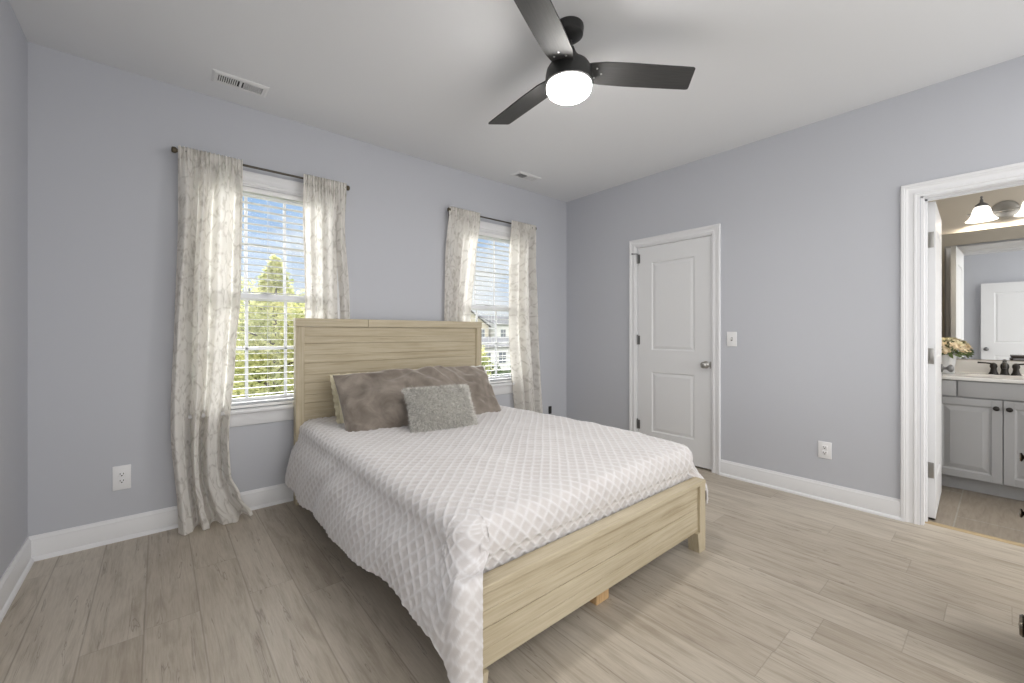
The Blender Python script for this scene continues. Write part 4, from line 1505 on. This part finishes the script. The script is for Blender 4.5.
# ------------------------------------------------------------------ narrow dark chests beside the camera (only their knobs reach into view)
def make_chest(cx, label):
    rz = R(-0.8)
    fy = -3.3304 - 0.0139 * (cx + 3.6544) - 0.024
    t = thing('drawer_chest', (cx, fy, 0), label, 'chest of drawers', 'dark drawer chests along the front wall', rotz=rz)
    hw = 0.235
    def bb(mb, x0, x1, y0, y1, z0, z1, b=0.0):
        mb.box(x0, x1, y0, y1, z0, z1, b)
        return mb
    def put(mb, name, mat, par):
        bmesh.ops.translate(mb.bm, verts=mb.bm.verts[:], vec=WLOC[par.name])
        return mb.build(name, mat, par, smooth=30)
    put(bb(MB(), -hw, hw, -0.40, -0.018, 0.06, 0.86, 0.003), 'carcass', M['chest'], t)
    put(bb(MB(), -hw - 0.012, hw + 0.012, -0.41, -0.006, 0.86, 0.885, 0.004), 'top', M['chest'], t)
    for sx_ in (-1, 1):
        for y in (-0.38, -0.05):
            put(bb(MB(), sx_ * (hw - 0.02) - 0.02, sx_ * (hw - 0.02) + 0.02, y - 0.02, y + 0.02, 0, 0.06, 0.003), 'foot', M['chest'], t)
    put(bb(MB(), -hw + 0.012, hw - 0.012, -0.02, -0.004, 0.075, 0.445, 0.004), 'lower_panel', M['chest'], t)
    for zc in (0.750, 0.545):
        dr = put(bb(MB(), -hw + 0.012, hw - 0.012, -0.02, 0.0, zc - 0.093, zc + 0.093, 0.004), 'drawer', M['chest'], t)
        kb = MB().lathe([(0.0, -0.002), (0.0115, -0.002), (0.0095, 0.004), (0.0065, 0.010), (0.0075, 0.015), (0.0155, 0.019), (0.0165, 0.0215), (0.0145, 0.0245), (0.0, 0.0255)], (0, 0, zc), (0, 1, 0), 24)
        put(kb, 'knob', M['knob_pewter'], dr)
    return t
M['knob_pewter'] = plain('pewter_knob', (0.20, 0.175, 0.14), 0.25, metal=1.0)
make_chest(-2.632, 'dark narrow drawer chest at the right frame edge, the nearer one')
make_chest(-1.245, 'dark narrow drawer chest at the right frame edge, nearer the bathroom')

# ------------------------------------------------------------------ bathroom vanity
VX = 1.02      # carcass front
van = thing('vanity_cabinet', (1.27, -3.45, 0), 'grey raised-panel bathroom vanity cabinet', 'vanity cabinet')
VY1, VY0 = -2.66, -4.30
MB().box(VX, BX1 - 0.003, VY0, VY1, 0.10, 0.845).build('carcass', M['vanity'], van, smooth=0)
MB().box(VX + 0.055, BX1 - 0.003, VY0, VY1, 0.0, 0.10).build('toe_kick', M['vanity'], van, smooth=0)
def panel_front(y0, y1, z0, z1, raised=True):
    mb = MB().box(VX - 0.019, VX - 0.001, y0, y1, z0, z1, 0.003)
    if raised:
        loops = [(0.050, 0.0), (0.056, 0.006), (0.062, 0.006), (0.092, 0.0005), (0.096, -0.001)]
        rings = []
        for ins, dep in loops:
            cs = [(y0 + ins, z0 + ins), (y1 - ins, z0 + ins), (y1 - ins, z1 - ins), (y0 + ins, z1 - ins)]
            rings.append([mb.bm.verts.new((VX - 0.0195 + dep if dep > 0 else VX - 0.0195 + dep, a, c)) for a, c in cs])
        # frame proud of the sunk groove: outer ring sits on the face, so lift the stiles with thin boxes
        for i in range(len(rings) - 1):
            for k in range(4):
                mb.bm.faces.new((rings[i][k], rings[i][(k + 1) % 4], rings[i + 1][(k + 1) % 4], rings[i + 1][k]))
        mb.bm.faces.new(rings[-1])
    return mb
def raised_door(y0, y1, z0, z1):
    mb = MB()
    st = 0.052
    xf, xb = VX - 0.020, VX - 0.001
    mb.box(xf, xb, y0, y0 + st, z0, z1, 0.002).box(xf, xb, y1 - st, y1, z0, z1, 0.002)
    mb.box(xf, xb, y0 + st, y1 - st, z0, z0 + st, 0.002).box(xf, xb, y0 + st, y1 - st, z1 - st, z1, 0.002)
    loops = [(0.0, 0.0005), (0.010, 0.009), (0.016, 0.009), (0.046, 0.001), (0.050, 0.001)]
    rings = []
    for ins, dep in loops:
        i2 = st + ins
        cs = [(y0 + i2, z0 + i2), (y1 - i2, z0 + i2), (y1 - i2, z1 - i2), (y0 + i2, z1 - i2)]
        rings.append([mb.bm.verts.new((xf + dep, a, c)) for a, c in cs])
    for i in range(len(rings) - 1):
        for k in range(4):
            mb.bm.faces.new((rings[i][k], rings[i][(k + 1) % 4], rings[i + 1][(k + 1) % 4], rings[i + 1][k]))
    mb.bm.faces.new(rings[-1])
    return mb
VK = [(0.0, 0.0), (0.009, 0.0), (0.007, 0.006), (0.0065, 0.012), (0.014, 0.017), (0.0175, 0.021), (0.016, 0.026), (0.009, 0.029), (0.0, 0.030)]
for y0, y1, ky in ((-3.3155, -2.955, -3.286), (-3.680, -3.3205, -3.348), (-2.950, -2.69, -2.72)):
    d_ = raised_door(y0, y1, 0.108, 0.712).build('door', M['vanity'], van, smooth=0)
    MB().lathe(VK, (VX - 0.020, ky, 0.655), (-1, 0, 0), 22, ).build('knob', M['bronze'], d_, smooth=60)
for y0, y1 in ((-3.086, -2.69), (-3.680, -3.094)):
    MB().box(VX - 0.020, VX - 0.001, y0, y1, 0.722, 0.838, 0.004).build('drawer_front', M['vanity'], van, smooth=40)
d_ = raised_door(-4.28, -3.688, 0.108, 0.712).build('door', M['vanity'], van, smooth=0)
MB().box(VX - 0.020, VX - 0.001, -4.28, -3.688, 0.722, 0.838, 0.004).build('drawer_front', M['vanity'], van, smooth=40)

ct = thing('vanity_countertop', (1.27, -3.45, 0.845), 'white marble-look vanity countertop with moulded sink', 'countertop')
# top with an oval basin pressed into it
SX, SY = 1.235, -3.325
nx, nyg = 44, 120
P = []
for i in range(nx + 1):
    x = 0.992 + (BX1 - 0.003 - 0.992) * i / nx
    row = []
    for j in range(nyg + 1):
        y = -4.31 + (VY1 + 0.005 + 4.31) * j / nyg
        r = math.hypot((x - SX) / 0.165, (y - SY) / 0.215)
        z = 0.872
        if r < 1.06: z += 0.004 * math.exp(-((r - 1.03) / 0.05) ** 2)
        if r < 1: z -= 0.022 * (1 - r ** 2.6)
        row.append((x, y, z))
    P.append(row)
mb = MB().grid(P)
mb.poly_prism([(0.992, 0.8715), (0.988, 0.868), (0.986, 0.860), (0.988, 0.848), (0.994, 0.8455), (1.02, 0.8455), (1.02, 0.8715)], 'y', -4.31, VY1 + 0.005)
mb.box(1.02, BX1 - 0.003, -4.31, VY1 + 0.005, 0.8455, 0.849)
mb.build('slab', M['counter'], ct, smooth=40)
MB().box(BX1 - 0.024, BX1 - 0.002, -4.31, VY1 + 0.005, 0.868, 0.978, 0.003).build('backsplash', M['counter'], ct, smooth=40)

fa = thing('sink_faucet', (1.43, SY, 0.873), 'dark bronze two-handle faucet on the vanity sink', 'faucet')
mb = MB().lathe([(0.0, 0.873), (0.026, 0.873), (0.027, 0.880), (0.022, 0.890), (0.019, 0.915), (0.024, 0.935), (0.022, 0.955), (0.012, 0.970), (0.010, 0.985), (0.0, 0.988)], (1.44, SY, 0), n=24)
mb.path(catmull([(1.44, SY, 0.935), (1.40, SY, 0.965), (1.35, SY, 0.968), (1.315, SY, 0.945), (1.310, SY, 0.930)], 6), 0.0125, 14)
mb.build('spout', M['bronze'], fa, smooth=50)
for s in (-1, 1):
    y = SY + s * 0.0575
    mb = MB().lathe([(0.0, 0.873), (0.028, 0.873), (0.028, 0.880), (0.020, 0.895), (0.016, 0.920), (0.022, 0.938), (0.018, 0.956), (0.008, 0.966), (0.0, 0.968)], (1.44, y, 0), n=22)
    mb.path([(1.44, y, 0.958), (1.436, y + s * 0.04, 0.964), (1.43, y + s * 0.085, 0.966)], [0.007, 0.006, 0.0075], 12)
    mb.build('handle', M['bronze'], fa, smooth=50)

mr = MB().box(BX1 - 0.008, BX1 - 0.002, -4.28, -2.69, 0.985, 2.058).build('wall_mirror', M['mirror'], smooth=0)
tag(mr, 'large frameless bathroom mirror reflecting a white panel door', 'mirror')

# vanity light: oval back plate, bar, three bell shades
vl = thing('vanity_light', (BX1, -3.327, 2.18), 'bathroom vanity light with alabaster bell shades over the mirror', 'wall light')
mb = MB()
mb.lathe([(0.0, 0.030), (0.050, 0.028), (0.068, 0.020), (0.074, 0.010), (0.076, 0.0), (0.0, 0.0)], (BX1 - 0.001, -3.327, 2.195), (-1, 0, 0), 36)
for v_ in mb.bm.verts: v_.co.y = -3.327 + (v_.co.y + 3.327) * 1.05
mb.build('back_plate', M['nickel'], vl, smooth=50)
XB = BX1 - 0.075
MB().path([(XB, -3.125, 2.180), (XB, -3.541, 2.180)], 0.0095, 14).cyl((BX1 - 0.02, -3.333, 2.180), (XB, -3.333, 2.180), 0.012, n=16).build('arm_bar', M['nickel'], vl, smooth=50)
XS = BX1 - 0.125
SHADE_Y = [-3.204, -3.462]
for y in SHADE_Y:
    MB().path([(XB, y, 2.180), (XS + 0.025, y, 2.235), (XS, y, 2.250)], 0.008, 12).build('shade_arm', M['nickel'], vl, smooth=50)
    MB().lathe([(0.0, 2.312), (0.006, 2.310), (0.008, 2.300), (0.005, 2.290), (0.010, 2.278), (0.010, 2.262), (0.018, 2.255), (0.036, 2.240), (0.040, 2.226), (0.0, 2.226)], (XS, y, 0), n=24).build('shade_cap', M['hinge'], vl, smooth=50)
    mb = MB()
    pr = [(0.034, 2.228), (0.047, 2.212), (0.054, 2.188), (0.060, 2.160), (0.074, 2.134), (0.089, 2.118), (0.092, 2.114), (0.088, 2.115), (0.071, 2.130), (0.057, 2.156), (0.050, 2.188), (0.043, 2.210), (0.032, 2.224)]
    mb.lathe(pr, (XS, y, 0), n=40)
    mb.build('shade', M['alabaster'], vl, smooth=60)
    MB().lathe([(0.0, 2.215), (0.014, 2.213), (0.016, 2.19), (0.026, 2.165), (0.028, 2.145), (0.020, 2.128), (0.0, 2.122)], (XS, y, 0), n=20).build('bulb', M['bulb'], vl, smooth=60)

# vase and bouquet on the counter
VSX, VSY = 1.30, -3.005
vz = 0.873
vase = MB().lathe([(0.0, vz), (0.052, vz), (0.056, vz + 0.004), (0.058, vz + 0.05), (0.066, vz + 0.12), (0.070, vz + 0.152), (0.066, vz + 0.152), (0.060, vz + 0.11), (0.052, vz + 0.02), (0.0, vz + 0.015)], (VSX, VSY, 0), n=36).build('flower_vase', M['vase'], smooth=50)
tag(vase, 'pale vase on the bathroom counter behind the open door', 'vase')
bq = thing('flower_bouquet', (VSX, VSY, vz + 0.10), 'bunch of cream roses in the bathroom vase', 'flowers')
rng = random.Random(12)
spots = []
for k in range(400):
    th_, ph_ = rng.uniform(0, 6.28), math.acos(rng.uniform(-0.05, 1))
    p = Vector((0.105 * math.sin(ph_) * math.cos(th_), 0.115 * math.sin(ph_) * math.sin(th_), 0.085 * math.cos(ph_) + 0.185))
    if all((p - q).length > 0.050 for q in spots): spots.append(p)
    if len(spots) >= 24: break
def rose(mb, c, r, up):
    q = Vector((0, 0, 1)).rotation_difference(up.normalized())
    for ring, (n, rad, tilt, hh_) in enumerate(((1, 0.0, 0.0, 0.95), (3, 0.30, 0.30, 1.0), (5, 0.55, 0.55, 0.9), (6, 0.80, 0.9, 0.7))):
        for k in range(n):
            a = 2 * math.pi * (k + 0.37 * ring) / n + rng.uniform(-0.15, 0.15)
            rows = []
            for i in range(5):
                v = i / 4
                row = []
                for j in range(5):
                    u = (j - 2) / 2
                    wd = r * (0.25 + 0.55 * math.sin(math.pi * (0.15 + 0.75 * v))) * (0.55 if ring == 0 else 0.9)
                    rr_ = r * (rad * (0.35 + 0.65 * v) + tilt * 0.30 * v * v)
                    aa = a + u * (wd / max(0.25 * r, rr_ + 0.12 * r))* 0.55
                    row.append(tuple(Vector(c) + q @ Vector((rr_ * math.cos(aa) + (0.15 * r * math.cos(aa * 2.7) * v if ring == 0 else 0), rr_ * math.sin(aa) + (0.15 * r * math.sin(aa * 2.7) * v if ring == 0 else 0), r * (hh_ * (v - 0.35) - 0.15 * u * u * v)))))
                rows.append(row)
            mb.grid(rows)
    # solid heart
    mb.lathe([(0, -0.45 * r), (0.42 * r, -0.3 * r), (0.6 * r, 0.0), (0.45 * r, 0.35 * r), (0.2 * r, 0.5 * r), (0, 0.52 * r)], c, up, 12)
for k, p in enumerate(spots):
    c = Vector((VSX, VSY, vz)) + p
    mb = MB()
    rose(mb, c, rng.uniform(0.033, 0.043), p - Vector((0, 0, 0.12)))
    mb.build('rose', M['petal'] if rng.random() < 0.7 else M['petal_b'], bq, smooth=60)
mb = MB()
for k in range(80):
    th_, ph_ = rng.uniform(0, 6.28), math.acos(rng.uniform(-0.2, 1))
    d = Vector((math.sin(ph_) * math.cos(th_), math.sin(ph_) * math.sin(th_), math.cos(ph_)))
    c = Vector((VSX, VSY, vz + 0.165)) + Vector((d.x * 0.11, d.y * 0.12, d.z * 0.09))
    sdv = d.cross(Vector((rng.gauss(0, 1), rng.gauss(0, 1), rng.gauss(0, 1)))).normalized()
    fw = (d + Vector((rng.gauss(0, .4), rng.gauss(0, .4), rng.gauss(0, .4)))).normalized()
    rows = []
    for i in range(5):
        v = i / 4
        wdt = 0.013 * math.sin(math.pi * min(0.98, 0.08 + v * 0.9))
        cc_ = c + fw * (0.05 * (v - 0.3)) + Vector((0, 0, -0.008 * v * v))
        rows.append([tuple(cc_ - sdv * wdt), tuple(cc_ + Vector((0, 0, 0.002))), tuple(cc_ + sdv * wdt)])
    mb.grid(rows)
mb.build('leaves', M['stem'], bq, smooth=60)
mb = MB()
for p in spots[:12]:
    mb.path([(VSX + p.x * 0.2, VSY + p.y * 0.2, vz + 0.022), (VSX + p.x * 0.35, VSY + p.y * 0.35, vz + 0.13), (VSX + p.x * 0.95, VSY + p.y * 0.95, vz + p.z - 0.01)], 0.0025, 6)
mb.build('stems', M['stem'], bq, smooth=60)

# ------------------------------------------------------------------ outdoors (upper-floor view)
GZ = -3.1
S(MB().box(-60, 120, 0.6, 160, GZ - 0.3, GZ).build('ground', M['lawn'], smooth=0))
S(MB().box(-60, 120, 22, 31, GZ, GZ + 0.02).build('road', M['asphalt'], smooth=0))

def make_tree(name, x, y, h, rad, label, mat, n_leaf, leaf_size, seed, shape='cone', group='trees outside the windows'):
    rng = random.Random(seed)
    t = thing(name, (x, y, GZ), label, 'tree', group)
    mb = MB().path([(x, y, GZ), (x + 0.05, y, GZ + h * 0.4), (x, y + 0.04, GZ + h * 0.93)], [0.12, 0.085, 0.015], 10)
    for k in range(16):
        z0 = GZ + h * (0.15 + 0.75 * k / 16)
        a = k * 2.4
        f = (1 - (z0 - GZ) / h) ** 0.7
        L = rad * (0.25 + 0.75 * f)
        mb.path([(x, y, z0), (x + L * 0.5 * math.cos(a), y + L * 0.5 * math.sin(a), z0 + L * 0.22), (x + L * 0.9 * math.cos(a), y + L * 0.9 * math.sin(a), z0 + L * 0.35)], [0.035, 0.022, 0.006], 7)
    mb.build('trunk', M['bark'], t, smooth=60)
    verts, faces, tones = [], [], []
    for k in range(n_leaf):
        s_ = rng.random() ** (0.75 if shape == 'cone' else 0.6)
        zf = 1.0 - s_ * 0.93
        if shape == 'cone': rr = rad * min(1.0, (1 - zf) ** 0.8 * 1.3) * (1 + 0.45 * noise.noise((zf * 11, seed, 0.5)))
        else: rr = rad * math.sqrt(max(0.02, 1 - (2 * zf - 1.08) ** 2))
        th_ = rng.uniform(0, 6.283)
        q = math.sqrt(rng.uniform(0.15, 1.0))
        lump = 1 + 0.45 * noise.noise((math.cos(th_) * 2.2, math.sin(th_) * 2.2, zf * 7 + seed))
        c = Vector((x + rr * q * lump * math.cos(th_), y + rr * q * lump * math.sin(th_), GZ + h * zf))
        a = Vector((rng.gauss(0, 1), rng.gauss(0, 1), rng.gauss(-0.4, 0.7))).normalized()
        bb_ = a.cross(Vector((rng.gauss(0, 1), rng.gauss(0, 1), rng.gauss(0, 1)))).normalized()
        L = leaf_size * rng.uniform(0.7, 1.3)
        i0 = len(verts)
        verts += [tuple(c), tuple(c + a * L * 0.5 + bb_ * L * 0.28), tuple(c + a * L), tuple(c + a * L * 0.5 - bb_ * L * 0.28)]
        faces.append((i0, i0 + 1, i0 + 2, i0 + 3))
        tn = min(1, max(0, 0.5 + 0.7 * noise.noise((c.x * 1.3, c.y * 1.3, c.z * 1.3)) + rng.gauss(0, 0.18)))
        tones += [tn] * 4
    o_ = WLOC[t.name]
    me = bpy.data.meshes.new('foliage')
    me.from_pydata([(v[0] - o_.x, v[1] - o_.y, v[2] - o_.z) for v in verts], [], faces)
    at_ = me.attributes.new('tone', 'FLOAT', 'POINT')
    at_.data.foreach_set('value', tones)
    me.materials.append(mat)
    f_ = bpy.data.objects.new('foliage', me)
    COL.objects.link(f_)
    f_.parent = t
    f_['kind'] = 'stuff'
    return t
make_tree('garden_tree', -1.98, 5.6, 5.75, 1.35, 'tall pointed yellow-green tree right outside the left window', M['leaf'], 16000, 0.105, 1)
make_tree('garden_tree', -3.3, 8.4, 5.75, 1.45, 'bushy yellow-green tree behind the pointed one, to its left', M['leaf'], 14000, 0.13, 2, 'round')
make_tree('garden_tree', 0.25, 8.9, 5.85, 1.45, 'bushy yellow-green tree behind the pointed one, to its right', M['leaf'], 14000, 0.13, 3, 'round')
make_tree('garden_tree', -1.4, 12.6, 6.2, 2.2, 'broad yellow-green tree farthest back outside the left window', M['leaf'], 16000, 0.16, 6, 'round')
make_tree('street_tree', 4.98, 8.7, 3.95, 0.46, 'small yellow-green tree seen beside the headboard through the right window', M['leaf'], 5000, 0.12, 4, 'round')
for k, (x, y, r_, lab) in enumerate(((12.2, 17.3, 0.75, 'dark clipped shrub seen low in the right window, the left one'), (14.2, 17.2, 0.6, 'dark clipped shrub seen low in the right window, the right one'))):
    make_tree('garden_shrub', x, y, 2.5, r_, lab, M['leaf_dark'], 3500, 0.10, 40 + k, 'round', 'dark shrubs outside the right window')

def make_house(x0, x1, y0, y1, eave, ridge, wall_m, label, axis='x', wins=()):
    t = thing('house', ((x0 + x1) / 2, (y0 + y1) / 2, GZ), label, 'house', 'houses across the street')
    mb = MB()
    n = int((eave - GZ) / 0.25)
    mb.box(x0, x1, y0, y1, GZ, eave)
    for k in range(n):      # lapped siding on the street side
        z = GZ + (eave - GZ) * k / n
        mb.poly_prism([(y0, z), (y0 - 0.035, z), (y0 - 0.01, z + (eave - GZ) / n), (y0, z + (eave - GZ) / n)], 'x', x0, x1)
    if axis == 'y':         # gable faces the street
        mb.poly_prism([(x0, eave), (x1, eave), ((x0 + x1) / 2, ridge)], 'y', y0, y1)
    else:
        mb.poly_prism([(y0, eave), (y1, eave), ((y0 + y1) / 2, ridge)], 'x', x0, x1)
    mb.build('walls', wall_m, t, smooth=0)
    mb = MB()
    if axis == 'y':
        xm = (x0 + x1) / 2
        for s, xe in ((-1, x0), (1, x1)):
            sl = (ridge - eave) / (xm - x0)
            xo = xe + s * 0.4
            zo = eave - 0.4 * sl
            mb.poly_prism([(xm, ridge + 0.02), (xo, zo), (xo, zo + 0.16), (xm, ridge + 0.2)], 'y', y0 - 0.4, y1 + 0.4)
    else:
        ym = (y0 + y1) / 2
        for s, ye in ((-1, y0), (1, y1)):
            sl = (ridge - eave) / (ym - y0)
            yo = ye + s * 0.4
            zo = eave - 0.4 * sl
            mb.poly_prism([(ym, ridge + 0.02), (yo, zo), (yo, zo + 0.16), (ym, ridge + 0.2)], 'x', x0 - 0.4, x1 + 0.4)
    mb.build('roof', M['shingle'], t, smooth=0)
    for wx, wz, ww, wh in wins:
        f = MB().box(wx - ww / 2 - 0.12, wx + ww / 2 + 0.12, y0 - 0.09, y0 - 0.02, wz - 0.12, wz + wh + 0.12).build('window_frame', M['siding_white'], t, smooth=0)
        MB().box(wx - ww / 2, wx + ww / 2, y0 - 0.11, y0 - 0.088, wz, wz + wh).build('window_pane', M['house_glass'], f, smooth=0)
        MB().box(wx - 0.03, wx + 0.03, y0 - 0.12, y0 - 0.108, wz, wz + wh).box(wx - ww / 2, wx + ww / 2, y0 - 0.12, y0 - 0.108, wz + wh / 2 - 0.03, wz + wh / 2 + 0.03).build('window_bars', M['siding_white'], f, smooth=0)
    return t
make_house(19.0, 30.5, 34, 42, -0.35, 0.55, M['siding_white'], 'low white garage block with a grey roof across the way', 'x',
           [(22.0, -2.2, 1.0, 1.2), (24.2, -2.2, 1.0, 1.2), (26.4, -2.2, 1.0, 1.2), (28.6, -2.2, 1.0, 1.2)])
make_house(36.0, 45.6, 62, 72, 2.6, 5.6, M['siding_beige'], 'beige gabled house far behind the garage block, the left one', 'y',
           [(38.0, 0.4, 1.1, 1.5), (40.0, 0.4, 1.1, 1.5), (42.0, 0.4, 1.1, 1.5), (44.0, 0.4, 1.1, 1.5)])
make_house(46.6, 58.0, 61, 71, 2.9, 4.6, M['siding_white'], 'white house with a long grey roof far behind the garage block', 'x',
           [(48.4, 0.4, 1.2, 1.5), (51.0, 0.4, 1.2, 1.5), (54.0, 0.4, 1.2, 1.5)])
make_house(6.0, 17.0, 36, 46, 1.9, 4.4, M['siding_grey'], 'grey house partly hidden by the headboard side of the right window', 'x',
           [(8.0, -0.4, 1.2, 1.5), (11.0, -0.4, 1.2, 1.5), (14.0, -0.4, 1.2, 1.5)])

# white picket fence in front of the lawn
fe = thing('picket_fence', (13, 19.0, GZ), 'white picket fence along the lawn across the way', 'fence')
mb = MB()
for k in range(100):
    x = 4 + 0.2 * k
    mb.poly_prism([(x - 0.045, GZ + 0.06), (x + 0.045, GZ + 0.06), (x + 0.045, GZ + 1.2), (x, GZ + 1.3), (x - 0.045, GZ + 1.2)], 'y', 18.98, 19.0)
mb.build('pickets', M['siding_white'], fe, smooth=0)
MB().box(3.9, 24.1, 19.0, 19.05, GZ + 0.35, GZ + 0.45).box(3.9, 24.1, 19.0, 19.05, GZ + 0.95, GZ + 1.05).build('rails', M['siding_white'], fe, smooth=0)
for k in range(11):
    x = 4 + 2 * k
    MB().box(x - 0.06, x + 0.06, 19.05, 19.17, GZ, GZ + 1.32, 0.01).build('post', M['siding_white'], fe, smooth=0)
